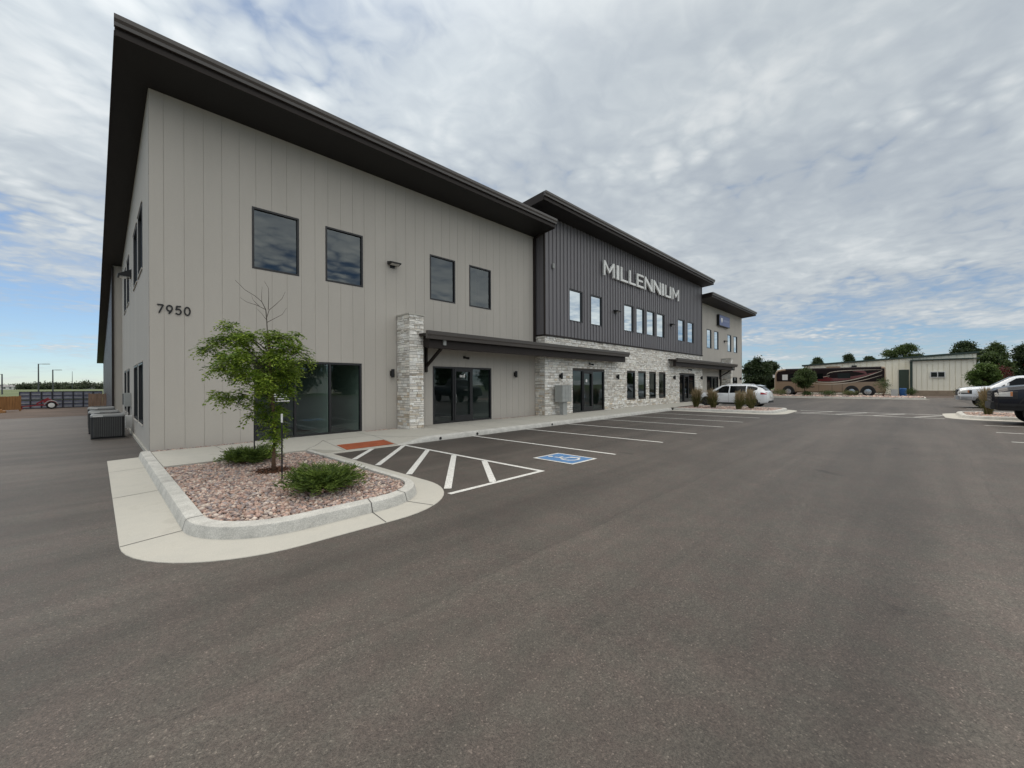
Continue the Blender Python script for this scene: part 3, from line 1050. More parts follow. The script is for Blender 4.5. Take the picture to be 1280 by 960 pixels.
# middle section: metal siding over stone
CX0, CX1 = 15.45, 36.55
WIN_C = [(17.45, 18.66), (19.47, 20.66), (23.19, 24.43), (24.81, 25.93), (26.28, 27.47), (27.81, 29.06), (31.49, 32.74), (33.39, 34.72)]
WZC = (5.07, 6.78)
TRIM_Z = 4.16
b = grid_wall(front(YC), CX0, CX1, TRIM_Z, 10.22, [(a, c, *WZC) for a, c in WIN_C], ribs(CX0, CX1, 0.305, 0.035), 0.10)
b.build('metal_wall', 'metal_siding', BLD)
b = grid_wall(side(CX0), YC, 32, TRIM_Z, 10.22, [], ribs(YC, 32, 0.305, 0.03), 0.1)
clip_top(b, 10.16, YC).build('metal_side_wall', 'metal_siding', BLD)
b = MB()
b.box(CX0 - .05, CX1 + .04, YC - 0.10, YC - 0.001, TRIM_Z - 0.045, TRIM_Z + 0.03)
b.box(CX0 - .05, CX0 - .001, YC - 0.001, YA - .02, TRIM_Z - 0.045, TRIM_Z + 0.03)
b.build('flashing', 'trim', BLD)
b = MB(); b.box(CX0 - 0.045, CX0 + 0.03, YC - 0.045, YC + 0.03, TRIM_Z + .03, 10.1)
b.build('corner_trim', 'trim', BLD)
b = MB(); b.box(CX1 - 0.03, CX1 + 0.045, YC - 0.045, YC + 0.03, TRIM_Z + .03, 10.1)
b.build('corner_trim', 'trim', BLD)
D1, D2 = (17.70, 20.87), (31.72, 34.88)
LOW = [(23.50, 24.61), (24.99, 26.12), (26.58, 27.65), (28.09, 29.22)]
LZ = (0.80, 2.49)
holesC = [(*D1, -0.3, 2.50), (*D2, -0.3, 2.50)] + [(a, c, *LZ) for a, c in LOW]
b = grid_wall(front(YC), CX0, CX1, -0.3, TRIM_Z, holesC, [], 0.14)
b.face([(CX0, YC, -.3), (CX0, YA, -.3), (CX0, YA, TRIM_Z), (CX0, YC, TRIM_Z)])
b.build('stone_backing', 'mortar', BLD)

STONE = np.array([(0.64, 0.61, 0.565), (0.70, 0.675, 0.63), (0.58, 0.55, 0.505), (0.48, 0.445, 0.40), (0.68, 0.645, 0.585), (0.62, 0.60, 0.565),
                  (0.74, 0.72, 0.68), (0.54, 0.50, 0.445), (0.66, 0.64, 0.60)])
srnd = random.Random(5)


def stone_face(b, P, u0, u1, z0, z1, holes=(), warm=0.0):
    z = z0
    while z < z1 - 0.02:
        h = srnd.choice((0.045, 0.06, 0.07, 0.08, 0.10, 0.12))
        if z1 - z - h < 0.04:
            h = z1 - z
        runs = [(u0, u1)]
        for ha, hb, za, zb in holes:
            if za < z + h - .004 and zb > z + .004:
                if za > z + 0.01 or zb < z + h - 0.01:
                    pass
                nr = []
                for a, c in runs:
                    if hb <= a or ha >= c:
                        nr.append((a, c)); continue
                    if ha > a: nr.append((a, ha))
                    if hb < c: nr.append((hb, c))
                runs = nr
        for a, c in runs:
            u = a
            while u < c - 0.005:
                l = srnd.uniform(0.10, 0.38)
                if c - u - l < 0.08:
                    l = c - u
                g = 0.006
                d = srnd.uniform(0.022, 0.055)
                cc = STONE[srnd.randrange(len(STONE))] * srnd.uniform(1.05, 1.45)
                if srnd.random() < warm * max(0, 1 - (z - z0) / 2.2):
                    cc = cc * np.array((0.82, 0.75, 0.66))
                cc = tuple(np.minimum(cc, (0.90, 0.885, 0.85)))
                e = [srnd.uniform(-.006, .006) for _ in range(4)]
                ua, ub, za_, zb_ = u + g, u + l - g, z + g, z + h - g
                f4 = [P(ua, za_, d + e[0]), P(ub, za_, d + e[1]), P(ub, zb_, d + e[2]), P(ua, zb_, d + e[3])]
                k4 = [P(ua, za_, 0.002), P(ub, za_, 0.002), P(ub, zb_, 0.002), P(ua, zb_, 0.002)]
                b.face(f4, cc)
                for i in range(4):
                    j = (i + 1) % 4
                    b.face([f4[i], f4[j], k4[j], k4[i]], cc)
                u += l
        z += h


b = MB()
stone_face(b, front(YC), CX0 - 0.04, CX1 + 0.04, 0.1, TRIM_Z - 0.05, holesC, 0.12)
stone_face(b, side(CX0), YC + 0.002, YA - 0.01, 0.1, TRIM_Z - 0.05, (), 0.5)
b.build('stone_cladding', 'stone', BLD)

# right section (mirror of the left one)
holesD = [(a, c, *WZ) for a, c in WIN_D] + [(*SF1D, -0.3, HD), (*SF2D, -0.3, HD)]
b = grid_wall(front(YA), CX1, 50.62, -0.3, 9.25, holesD, grooves(CX1, 50.6, CX1 + 0.3, 0.4064), 0.12)
b.box(50.55, 50.62, YA, 40, -0.3, 6.5)
b.build('front_wall', 'siding', BLD)
b = MB(); b.box(CX1 - .2, CX1 - .02, YC + .02, YA + 6, -0.3, 10.1)
b.build('metal_side_wall', 'metal_siding', BLD)


# roofs
def roof(name, X0, X1, Yf, Yb, zb, thick, x0b=None):
    """soffit height zb at the front edge Yf, falling to the back"""
    x0b = X0 if x0b is None else x0b
    z2 = zb - SL * (Yb - Yf)
    q = [(X0, Yf, zb), (X1, Yf, zb), (X1, Yb, z2), (x0b, Yb, z2)]
    b = MB()
    b.face(q)
    r = b.build(name, 'soffit', BLD)
    b = MB()
    top = [(x, y, z + thick) for x, y, z in q]
    b.face(top)
    rt = b.build('roof_deck', 'roof', r)
    b = MB()
    # fascia boards round the edge, with a proud strip along the bottom
    for (p, q_), out in (((q[0], q[1]), (0, -1)), ((q[3], q[0]), (-1, 0)), ((q[1], q[2]), (1, 0))):
        p, q_ = Vector(p), Vector(q_)
        o = Vector((*out, 0))
        for za, zb_, d in ((-0.012, 0.10, 0.030), (0.10, thick + 0.012, 0.012)):
            b.loft([[e + Vector((0, 0, za)), e + Vector((0, 0, za)) + o * d, e + Vector((0, 0, zb_)) + o * d, e + Vector((0, 0, zb_))] for e in (p, q_)])
    b.build('fascia', 'trim', r)
    b = MB()
    gy, gt = Yf - 0.014, zb + thick + 0.02
    prof = [(gy, gt - 0.22), (gy - 0.075, gt - 0.22), (gy - 0.085, gt - 0.15), (gy - 0.12, gt - 0.09), (gy - 0.125, gt), (gy - 0.115, gt), (gy - 0.112, gt - .02), (gy, gt - .02)]
    b.prism(prof, 'x', X0 - 0.03, X1 + 0.03)
    b.build('gutter', 'gutter', r)
    return r


roof('roof', 0.31, 15.36, 12.12, 68.7, 9.20, 0.36, 0.06)
roof('roof', 14.32, 36.75, 11.93, 36.0, 10.17, 0.36)
roof('roof', 36.82, 50.75, 12.12, 50.0, 9.20, 0.36)


# windows and doors
def window(u0, u1, z0, z1, Y, wall='y', X=None, fw=0.055, rec=0.05, mull=(), glass='glass'):
    """frame and glass set in a wall opening"""
    fr, gl = MB(), MB()

    def bx(m, a, c, za, zb, d0, d1):
        if wall == 'y':
            m.box(a, c, Y - d1, Y - d0, za, zb)
        else:
            m.box(X - d1, X - d0, a, c, za, zb)
    e = 0.004
    bx(fr, u0 + e, u0 + fw, z0 + e, z1 - e, -0.10, 0.012)
    bx(fr, u1 - fw, u1 - e, z0 + e, z1 - e, -0.10, 0.012)
    bx(fr, u0 + fw, u1 - fw, z1 - fw, z1 - e, -0.10, 0.012)
    bx(fr, u0 + fw, u1 - fw, z0 + e, z0 + fw, -0.10, 0.012)
    for m_ in mull:
        bx(fr, m_ - 0.03, m_ + 0.03, z0 + fw, z1 - fw, -0.10, 0.008)
    root = fr.build('window', 'frame', BLD)
    d = -rec
    if wall == 'y':
        gl.face([(u0 + fw, Y - d, z0 + fw), (u1 - fw, Y - d, z0 + fw), (u1 - fw, Y - d, z1 - fw), (u0 + fw, Y - d, z1 - fw)])
    else:
        gl.face([(X - d, u0 + fw, z0 + fw), (X - d, u1 - fw, z0 + fw), (X - d, u1 - fw, z1 - fw), (X - d, u0 + fw, z1 - fw)])
    gl.build('pane', glass, root)
    return root


for a, c in WIN_A:
    window(a, c, *WZ, YA, glass='glass_low_e')
for a, c in WIN_D:
    window(a, c, *WZ, YA, glass='glass_mirror')
for a, c in WIN_C:
    window(a, c, *WZC, YC, fw=0.06, glass='glass_mirror')
for a, c in LOW:
    window(a, c, *LZ, YC, fw=0.035)
for a, c in WIN_S:
    window(a, c, 5.03, 6.86, None, 'x', 0.916)
    window(a, c, 0.62, 2.38, None, 'x', 0.916)
for a, c in WIN_S:
    for zb_, zt_ in ((0.575, 2.38), (4.99, 6.86)):
        b = MB(); b.box(0.885, 0.915, a - .02, c + .02, zt_ + .002, zt_ + .04)
        b.build('window_head', 'siding', BLD)
        b = MB(); b.box(0.885, 0.915, a - .02, c + .02, zb_, zb_ + .036)
        b.build('window_sill', 'siding', BLD)


def storefront(u0, u1, z0, z1, Y, door=None, mull=(), glass='glass'):
    root = window(u0, u1, z0, z1, Y, fw=0.07, rec=0.055, mull=mull, glass=glass)
    if door:
        a, c = door
        fr = MB()
        s_ = 0.085
        y0, y1 = Y - 0.028, Y + 0.03
        fr.box(a, a + s_, y0, y1, z0 + .02, z1 - .075)
        fr.box(c - s_, c, y0, y1, z0 + .02, z1 - .075)
        fr.box(a + s_, c - s_, y0, y1, z1 - .19, z1 - .075)
        fr.box(a + s_, c - s_, y0, y1, z0 + .02, z0 + .28)
        d = fr.build('entrance_door', 'frame', BLD)
        h = MB()
        h.tube([(a + .045, y0 - .001, 0.95), (a + .045, y0 - .06, 0.98), (a + .045, y0 - .06, 1.30), (a + .045, y0 - .001, 1.33)], 0.012)
        h.build('handle', 'chrome', d)
        return root, d
    return root, None


b = None
storefront(*SF1, FL - .03, HD, YA, None, (4.26, 5.31), 'glass_clear')
_, dr = storefront(*SF2, FL + .02, HD, YA, (10.34, 11.26), (10.30, 11.30))
m = MB()
for k, w in enumerate((0.10, 0.07, 0.10, 0.03)):
    m.box(10.68 + k * 0.075, 10.68 + k * 0.075 + 0.05, YA + 0.047, YA + 0.050, 2.02, 2.02 + 0.10 + (0.05 if k == 3 else 0))
m.build('door_number', 'white', dr)
m = MB()
for k in range(4):
    m.box(3.62 + (0.1 if k < 2 else 0), 4.12 - 0.04 * k, YA + 0.047, YA + 0.050, 1.22 + k * .07, 1.25 + k * .07)
m.build('window_lettering', 'white', BLD)
storefront(*SF1D, FL + .2, HD, YA, None, (MIR - 4.26, MIR - 5.31))
storefront(*SF2D, FL + .2, HD, YA, (MIR - 11.26, MIR - 10.34), (MIR - 10.30, MIR - 11.30))
_, dr = storefront(*D1, 0.20, 2.50, YC, (18.72, 19.62), (18.68, 19.66))
m = MB(); m.lathe([(0.09, 0), (0.09, 0.004)], (19.12, YC + .046, 1.92), 'y', 20)
m.build('door_decal', 'white', dr)
storefront(*D2, 0.29, 2.50, YC, (32.70, 33.60), (32.66, 33.64))

# inside: floors, ceiling, partitions, so the glass looks into rooms
b = MB()
b.box(1.05, 50.4, YA + 0.2, 24, -0.2, 0.10)
b.box(1.05, 50.4, YA + 0.2, 24, 3.1, 3.4)
b.build('floor_slab', 'indark', BLD)
b = MB()
b.box(1.05, 50.4, 21.0, 21.2, 0.10, 3.1)
b.box(1.05, 50.4, 18.0, 18.2, 3.4, 8.7)
b.box(5.28, 5.34, YA + 0.16, 17.6, 0.10, 3.1)
b.box(6.44, 6.56, YA + 0.16, 21.0, 0.10, 3.1)
b.box(12.55, 12.67, YA + 0.16, 21.0, 0.10, 3.1)
b.box(22.0, 22.12, YC + 0.2, 21.0, 0.10, 3.1)
b.box(30.4, 30.52, YC + 0.2, 21.0, 0.10, 3.1)
b.box(7.8, 7.92, YA + .16, 18.0, 3.4, 8.7)
b.build('partition', 'interior', BLD)


# canopies, pillars, braces, downspouts
def canopy(x0, x1, mirror):
    f = (lambda x: MIR - x) if mirror else (lambda x: x)

    def bx(m, a, c, *r):
        a, c = sorted((f(a), f(c))); m.box(a, c, *r)
    m = MB()
    yb = YA - 0.012
    for a, c, yb_ in ((x0, 15.36, YA - .012), (15.36, x1, YC - .075)):
        a, c = sorted((f(a), f(c)))
        s0 = 3.54; k = 0.05
        m.loft([[(x, 12.18, s0 - .10), (x, 12.18, s0), (x, yb_, s0 + k * (yb_ - 12.18)), (x, yb_, s0 - .10 + k * (yb_ - 12.18))] for x in (a, c)])
    root = m.build('canopy', 'trim', BLD)
    g = MB()
    xa, xb = sorted((f(x0 - .02), f(x1 + .02)))
    g.prism([(12.18, 3.345), (12.09, 3.345), (12.075, 3.45), (12.04, 3.50), (12.03, 3.625), (12.178, 3.625)], 'x', xa, xb)
    g.build('gutter', 'gutter', root)
    m = MB()
    a, c = sorted((f(x0 + .18), f(x1 - .12)))
    m.box(a, c, 12.26, 12.46, 3.04, 3.415)
    m.box(*sorted((f(x0 + .18), f(x0 + .34))), 12.461, YA - .015, 3.10, 3.415)
    m.build('beam', 'trim', root)
    br = MB()
    br.beam((f(8.95), YA - .06, 2.42), (f(8.95), 12.36, 3.10), 0.09, 0.09)
    bx(br, 8.905, 8.995, YA - .10, YA - .012, 2.2, 3.25)
    br.build('brace', 'trim', root)
    br = MB(); bx(br, 8.90, 9.02, 12.20, 12.259, 3.16, 3.36)
    br.build('gutter_bracket', 'galv', root)
    ds = MB(); bx(ds, 8.72, 8.80, YA - .10, YA - .013, 0.16, 3.3)
    ds.build('downspout', 'trim', root)
    return root


canopy(8.13, 22.42, False)
canopy(8.13, 22.42, True)
for mirror in (False, True):
    f = (lambda x: MIR - x) if mirror else (lambda x: x)
    xa, xb = sorted((f(7.76), f(8.28)))
    yf, zt, zb_ = 12.66, 4.20, (0.10 if not mirror else 0.3)
    m = MB(); m.box(xa, xb, yf, YA - 0.02, zb_ - .3, zt)
    root = m.build('stone_pillar', 'mortar', BLD)
    m = MB()
    stone_face(m, front(yf), xa - .03, xb + .03, zb_, zt, (), 0.3)
    stone_face(m, side(xa), yf + .002, YA - .02, zb_, zt, (), 0.3)
    stone_face(m, lambda u, z, d: (xb + d, u, z), yf + .002, YA - .02, zb_, zt, (), 0.3)
    m.build('stone_facing', 'stone', root)
    m = MB(); m.box(xa - .065, xb + .065, yf - .07, YA - .015, zt, zt + 0.055)
    m.build('capstone', 'concrete', root)
m = MB(); m.box(15.28, 15.38, YA - .10, YA - .013, TRIM_Z - .4, 9.0)
m.tube([(15.33, YA - .06, 9.0), (15.33, YA - .5, 9.12), (15.33, 12.1, 9.2)], 0.045)
m.box(15.385, 15.43, YA - .06, YA - .013, TRIM_Z - .1, 9.05)
m.build('downspout', 'trim', BLD)
m = MB(); m.box(CX0 + .55, CX0 + .66, YC - .12, YC - .036, 7.55, 7.78)
m.build('junction_box', 'galv', BLD)


# ------------------------------------------------------------------ wall fixtures
def sconce_proto():
    t = thing('wall_sconce', 'x', 'wall light', (0, 0, 0), 'black sconces along the ground floor wall')
    m = MB(); m.lathe([(0.05, -.15), (0.062, -.148), (0.062, .148), (0.05, .15)], (0, -0.12, 0), n=16)
    m.build('lamp_body', 'black', t, smooth=40)
    m = MB(); m.box(-.05, .05, -.06, 0, -.09, .09)
    m.build('bracket', 'black', t)
    return t


SC = sconce_proto()
for i, (x, y, z, lab) in enumerate((
        (7.49, YA, 2.13, 'small black cylinder sconce on grey panels just left of the nearest stone pillar'),
        (13.93, YA, 2.20, 'black cylinder sconce on grey siding under the canopy beside the stone corner'),
        (16.59, YC - .05, 2.14, 'black cylinder sconce on stone above the grey mailbox cabinet'),
        (22.23, YC - .05, 2.17, 'black cylinder sconce on stone between the mailbox entrance and four narrow windows'),
        (30.56, YC - .05, 2.21, 'black cylinder sconce on stone between four narrow windows and the far stone entrance'),
        (36.14, YC - .05, 2.24, 'black cylinder sconce on stone right at the far corner of the stone wall'),
        (49.75, YA, 2.30, 'tiny black sconce on the far end of the grey wall, beside the last window'))):
    put(SC, i == 0, (x, y, z), 0, lab)


def flood_proto():
    t = thing('wall_floodlight', 'x', 'floodlight', (0, 0, 0), 'black floodlights on the upper wall')
    m = MB(); m.prism([(0, -.02), (-.10, -.06), (-.30, -.02), (-.30, .02), (-.06, .07), (0, .07)], 'x', -.20, .20)
    m.build('lamp_head', 'black', t)
    m = MB(); m.box(-.09, .09, -.03, .001, -.14, -.02)
    m.build('bracket', 'black', t)
    m = MB(); m.face([(-.16, -.27, -.03), (.16, -.27, -.03), (.16, -.11, -.065), (-.16, -.11, -.065)])
    m.build('lens', 'lamp', t)
    return t


FP = flood_proto()
for i, (x, y, z, lab) in enumerate((
        (7.55, YA, 6.10, 'black floodlight on the grey panels between two pairs of upper windows'),
        (22.12, YC - .035, 6.14, 'black floodlight on charcoal siding below the first white sign letters'),
        (30.17, YC - .035, 6.17, 'black floodlight on charcoal siding below the last white sign letters'),
        (44.6, YA, 6.05, 'small black floodlight on grey wall below the blue sign'))):
    put(FP, i == 0, (x, y, z), 0, lab)
t = thing('wall_pack_light', 'black shaded lamp jutting from the side wall between upper windows', 'wall light', (0.916, 20.75, 5.95))
m = MB(); m.prism([(0.915, 6.02), (0.55, 5.80), (0.55, 5.74), (0.915, 5.74)], 'y', 20.5, 21.0)
m.build('lamp_hood', 'black', t)
m = MB(); m.box(.60, .88, 20.55, 20.95, 5.715, 5.738)
m.build('lens', 'lamp', t)


def cam_proto():
    t = thing('security_camera', 'x', 'camera', (0, 0, 0), 'small black wall cameras above the doors')
    m = MB(); m.box(-.05, .05, -.04, 0, -.05, .05)
    m.build('bracket', 'black', t)
    m = MB(); m.tube([(0, -.04, 0), (.05, -.14, -.03), (.10, -.22, -.04)], [.025, .05, .055], 10)
    m.build('camera_body', 'black', t)
    return t


CP = cam_proto()
for i, (x, y, z, lab) in enumerate((
        (10.87, YA, 2.86, 'small black camera on grey siding over the nearest glass entrance'),
        (19.29, YC - .05, 2.85, 'small black camera on stone over the entrance beside the mailbox cabinet'),
        (33.52, YC - .05, 2.89, 'small black camera on stone over the far stone entrance'))):
    put(CP, i == 0, (x, y, z), 0, lab)

# house number
t = thing('house_number', 'black numerals 7950 fixed high on the grey wall near the corner', 'house number', (1.38, YA, 3.6))
DW, DH = 0.115, 0.205


def arcp(cx, cy, rx, ry, a, c, n=14):
    return [(cx + rx * math.cos(q), cy + ry * math.sin(q)) for q in np.linspace(R(a), R(c), n)]


digits = {'7': [[(0, 1), (1, 1)], [(0.97, 0.98), (0.30, 0)]],
          '9': [arcp(.5, .66, .47, .34, -20, 340, 22), [(0.97, .62), (0.78, .28), (0.38, 0.0)]],
          '5': [[(.92, 1), (.16, 1)], [(.17, .98), (.10, .52)], [(.10, .54)] + arcp(.46, .33, .48, .33, 125, -150, 18)],
          '0': [arcp(.5, .5, .48, .5, 0, 360, 26)]}
for k, ch in enumerate('7950'):
    m = MB()
    for s_i, st in enumerate(digits[ch]):
        m.ribbon([(1.07 + k * 0.178 + p[0] * DW, 3.54 + p[1] * DH) for p in st], 0.032, lambda u, v, d: (u, YA - d, v), 0.002, 0.022 + s_i * .002)
    m.build('numeral', 'black', t)

# the white channel letters
t = thing('lettered_sign', 'row of big white raised capital letters on the charcoal siding', 'sign', (26.27, YC, 8.13))


def letter_poly(ch, w, s):
    if ch == 'M':
        return [(0, 0), (0, 1), (s * .9, 1), (w / 2, .42), (w - s * .9, 1), (w, 1), (w, 0), (w - s * .85, 0), (w - s * .85, .74), (w / 2 + .02, .22), (w / 2 - .02, .22), (s * .85, .74), (s * .85, 0)]
    if ch == 'N':
        return [(0, 0), (0, 1), (s, 1), (w - s * .85, .30), (w - s * .85, 1), (w, 1), (w, 0), (w - s, 0), (s * .85, .70), (s * .85, 0)]
    if ch == 'I':
        return [(0, 0), (0, 1), (w, 1), (w, 0)]
    if ch == 'L':
        return [(0, 0), (0, 1), (s, 1), (s, .145), (w, .145), (w, 0)]
    if ch == 'E':
        return [(0, 0), (0, 1), (w, 1), (w, .86), (s, .86), (s, .575), (w * .86, .575), (w * .86, .435), (s, .435), (s, .145), (w, .145), (w, 0)]
    if ch == 'U':
        return [(0.10, 0), (0, .12), (0, 1), (s, 1), (s, .15), (w - s, .15), (w - s, 1), (w, 1), (w, .12), (w - .10, 0)]


H_L = 0.86
for ch, a, c in (('M', 20.86, 22.06), ('I', 22.32, 22.59), ('L', 22.82, 23.70), ('L', 23.88, 24.72), ('E', 24.92, 25.82), ('N', 26.02, 27.14),
                 ('N', 27.34, 28.46), ('I', 28.68, 28.95), ('U', 29.22, 30.24), ('M', 30.50, 31.70)):
    poly = [((a + x) * 0.988, 8.07 + y * H_L) for x, y in letter_poly(ch, c - a, 0.17)]
    m = MB(); m.prism(poly, 'y', YC - 0.20, YC - 0.10)
    m.build('letter', 'letter', t)

t = thing('tenant_sign', 'slate blue box sign with a white shield, high on the far grey section', 'sign', (43.9, YA, 7.9))
m = MB(); m.box(42.3, 45.5, YA - .26, YA - .02, 7.42, 8.50)
m.build('sign_box', 'black', t)
m = MB(); m.box(42.36, 45.44, YA - .268, YA - .261, 7.47, 8.45)
m.build('sign_face', 'sign_blue', t)
m = MB(); m.prism([(42.75, 8.2), (43.25, 8.2), (43.25, 7.95), (43.0, 7.68), (42.75, 7.95)], 'y', YA - .276, YA - .269)
m.build('emblem', 'letter', t)
m = MB()
for k in range(7):
    m.box(43.5 + k * .23, 43.66 + k * .23, YA - .276, YA - .269, 7.90, 8.09)
m.build('lettering', mat('pale_blue_lettering', (0.30, 0.34, 0.50), 0.5), t)

# cluster mailbox
t = thing('mailbox_cabinet', 'grey metal mailbox cabinet on a pedestal in front of the stone wall', 'mailbox', (16.35, 12.45, gz(16) + .152))
g = gz(16) + .152
m = MB(); m.box(16.0, 16.78, 12.22, 12.68, g + .65, g + 1.46)
m.build('cabinet', 'galv', t)
m = MB()
for i in range(3):
    for j in range(4):
        m.box(16.02 + i * .25, 16.255 + i * .25, 12.205, 12.219, g + .67 + j * .195, g + .85 + j * .195)
m.build('compartment_doors', 'galv', t)
m = MB(); m.box(16.22, 16.54, 12.32, 12.56, g, g + .649)
m.build('pedestal', 'galv', t)
m = MB(); m.box(15.98, 16.80, 12.20, 12.70, g + 1.461, g + 1.485)
m.build('lid', 'galv', t)


# condensers beside the side wall
def ac_proto():
    t = thing('air_conditioner', 'x', 'air conditioner', (0, 0, 0), 'condensers beside the side wall')
    W, Hh = 0.84, 0.80

    def rsq(w, r, z, n=5):
        p = []
        for cx, cy, a0 in ((w / 2 - r, w / 2 - r, 0), (-w / 2 + r, w / 2 - r, 90), (-w / 2 + r, -w / 2 + r, 180), (w / 2 - r, -w / 2 + r, 270)):
            for k in range(n):
                q = R(a0 + 90 * k / (n - 1)); p.append((cx + r * math.cos(q), cy + r * math.sin(q), z))
        return p
    m = MB(); m.loft([rsq(W - .05, .07, 0.05), rsq(W - .05, .07, Hh - .07)])
    m.build('coil_case', 'ac_case', t)
    m = MB()
    for k in range(16):
        u = -W / 2 + .09 + k * (W - .18) / 15
        for s_ in (-1, 1):
            m.box(u - .012, u + .012, *sorted((s_ * (W / 2 - .024), s_ * (W / 2 - .002))), 0.06, Hh - .09)
            m.box(*sorted((s_ * (W / 2 - .024), s_ * (W / 2 - .002))), u - .012, u + .012, 0.06, Hh - .09)
    m.build('louvre_guard', 'ac_body', t)
    m = MB(); m.loft([rsq(W, .08, Hh - .07), rsq(W + .01, .085, Hh - .03), rsq(W - .06, .08, Hh + .02)])
    m.build('top_cap', 'ac_top', t, smooth=40)
    m = MB()
    for r_ in (0.06, 0.13, 0.20, 0.27, 0.33):
        m.tube([(r_ * math.cos(q), r_ * math.sin(q), Hh + .045) for q in np.linspace(0, 2 * math.pi, 21)], 0.006, 5)
    m.build('fan_guard', 'black', t)
    m = MB(); m.box(-.36, -.12, -W / 2 - .012, -W / 2 - .006, Hh - .06, Hh - .015)
    m.build('white_sticker', 'white', t)
    m = MB(); m.box(-.41, .41, -.41, .41, -.06, .03)
    m.build('pad', 'black', t)
    return t


AP = ac_proto()
for i, (x, y, lab) in enumerate(((0.27, 19.85, 'nearest grey air conditioner by the side wall, its slatted front fully in view'),
                                 (0.20, 22.2, 'middle air conditioner box of the row, between the nearest and the farthest one'),
                                 (0.15, 25.4, 'farthest air conditioner box of the row, its cap showing highest'))):
    put(AP, i == 0, (x, y, gz(0) + (0.0, 0.02, 0.05)[i]), 0, lab)
t = thing('electrical_disconnect', 'grey electrical boxes with conduits on the side wall behind the nearest condenser', 'electrical box', (0.916, 21.3, 0))
m = MB(); m.box(0.72, 0.914, 20.9, 21.35, 0.95, 1.45)
m.build('switch_box', 'galv', t)
m = MB(); m.box(0.70, 0.914, 21.55, 21.85, 1.0, 1.42)
m.build('switch_box', 'ac_body', t)
m = MB(); m.tube([(0.86, 21.12, 0.95), (0.86, 21.12, 0.25), (0.6, 21.0, 0.12)], 0.03)
m.tube([(0.87, 21.7, 1.0), (0.87, 21.7, 0.3), (0.55, 21.6, 0.15)], 0.022)
m.build('conduit', 'black', t)
t = tag((lambda m_: m_.build('utility_cover', 'white', loc=(0.8, 20.7, 0)))((lambda q: (q.box(0.74, 0.914, 20.55, 20.8, 0.18, 0.62), q)[1])(MB())),
        'small white cover box low on the side wall behind the nearest condenser', 'utility box')


# ------------------------------------------------------------------ vegetation
def leaf_quads(centers, dirs, length, width, r, droop=0.2):
    """one folded diamond (two triangles as a quad) per leaf"""
    n = len(centers)
    d = dirs / np.linalg.norm(dirs, axis=1, keepdims=True)
    up = r.normal(0, 1, (n, 3)); up[:, 2] += 0.8
    s = np.cross(d, up); s /= np.linalg.norm(s, axis=1, keepdims=True) + 1e-9
    L = (length * r.uniform(.7, 1.25, n))[:, None]; W = (width * r.uniform(.7, 1.25, n))[:, None]
    V = np.stack([centers, centers + d * L * .45 + s * W * .5, centers + d * L + np.array([0, 0, -droop]) * L, centers + d * L * .45 - s * W * .5], 1)
    return V.reshape(-1, 3), np.arange(4 * n).reshape(n, 4)


def crown(name, lobes, per_area, length, width, cols, parent, m='leaf', seed=1, sub=6, twig_r=0.10):
    """lobes: (x,y,z,rx,rz). Leaves sit on sprays scattered mostly near each lobe's surface."""
    r = np.random.default_rng(seed)
    cols = np.array(cols)
    VV, FF, CC, n0 = [], [], [], 0
    for (x, y, z, rx, rz) in lobes:
        n = max(6, int(per_area * rx * rx))
        u = r.normal(0, 1, (n, 3)); u /= np.linalg.norm(u, axis=1, keepdims=True)
        u[:, 2] = np.where(u[:, 2] < -.5, -u[:, 2] * .6, u[:, 2])
        rad = r.uniform(.25, 1.0, (n, 1)) ** .5 * (1 + .18 * r.normal(0, 1, (n, 1)))
        c = np.array([x, y, z]) + u * rad * np.array([rx, rx, rz])
        hue = np.clip(0.5 + 0.35 * u[:, 2:3] * 0 + 0.28 * r.normal(0, 1, (n, 1)), 0, 1)
        cs = np.repeat(c, sub, 0) + r.normal(0, twig_r, (n * sub, 3)) * np.array([1, 1, .7])
        dr = np.repeat(u, sub, 0) + r.normal(0, .7, (n * sub, 3)) + np.array([0, 0, -.1])
        V, F = leaf_quads(cs, dr, length, width, r)
        h = np.clip(np.repeat(hue, sub, 0) + .12 * r.normal(0, 1, (n * sub, 1)), 0, 1)
        VV.append(V); FF.append(F + n0); CC.append(cols[0] * (1 - h) + cols[1] * h); n0 += len(V)
    return np_mesh(name, np.concatenate(VV), np.concatenate(FF), np.concatenate(CC), m, parent)


LAT, FWD = Vector((0.6995, -0.7146, 0)), Vector((0.7146, 0.6995, 0))


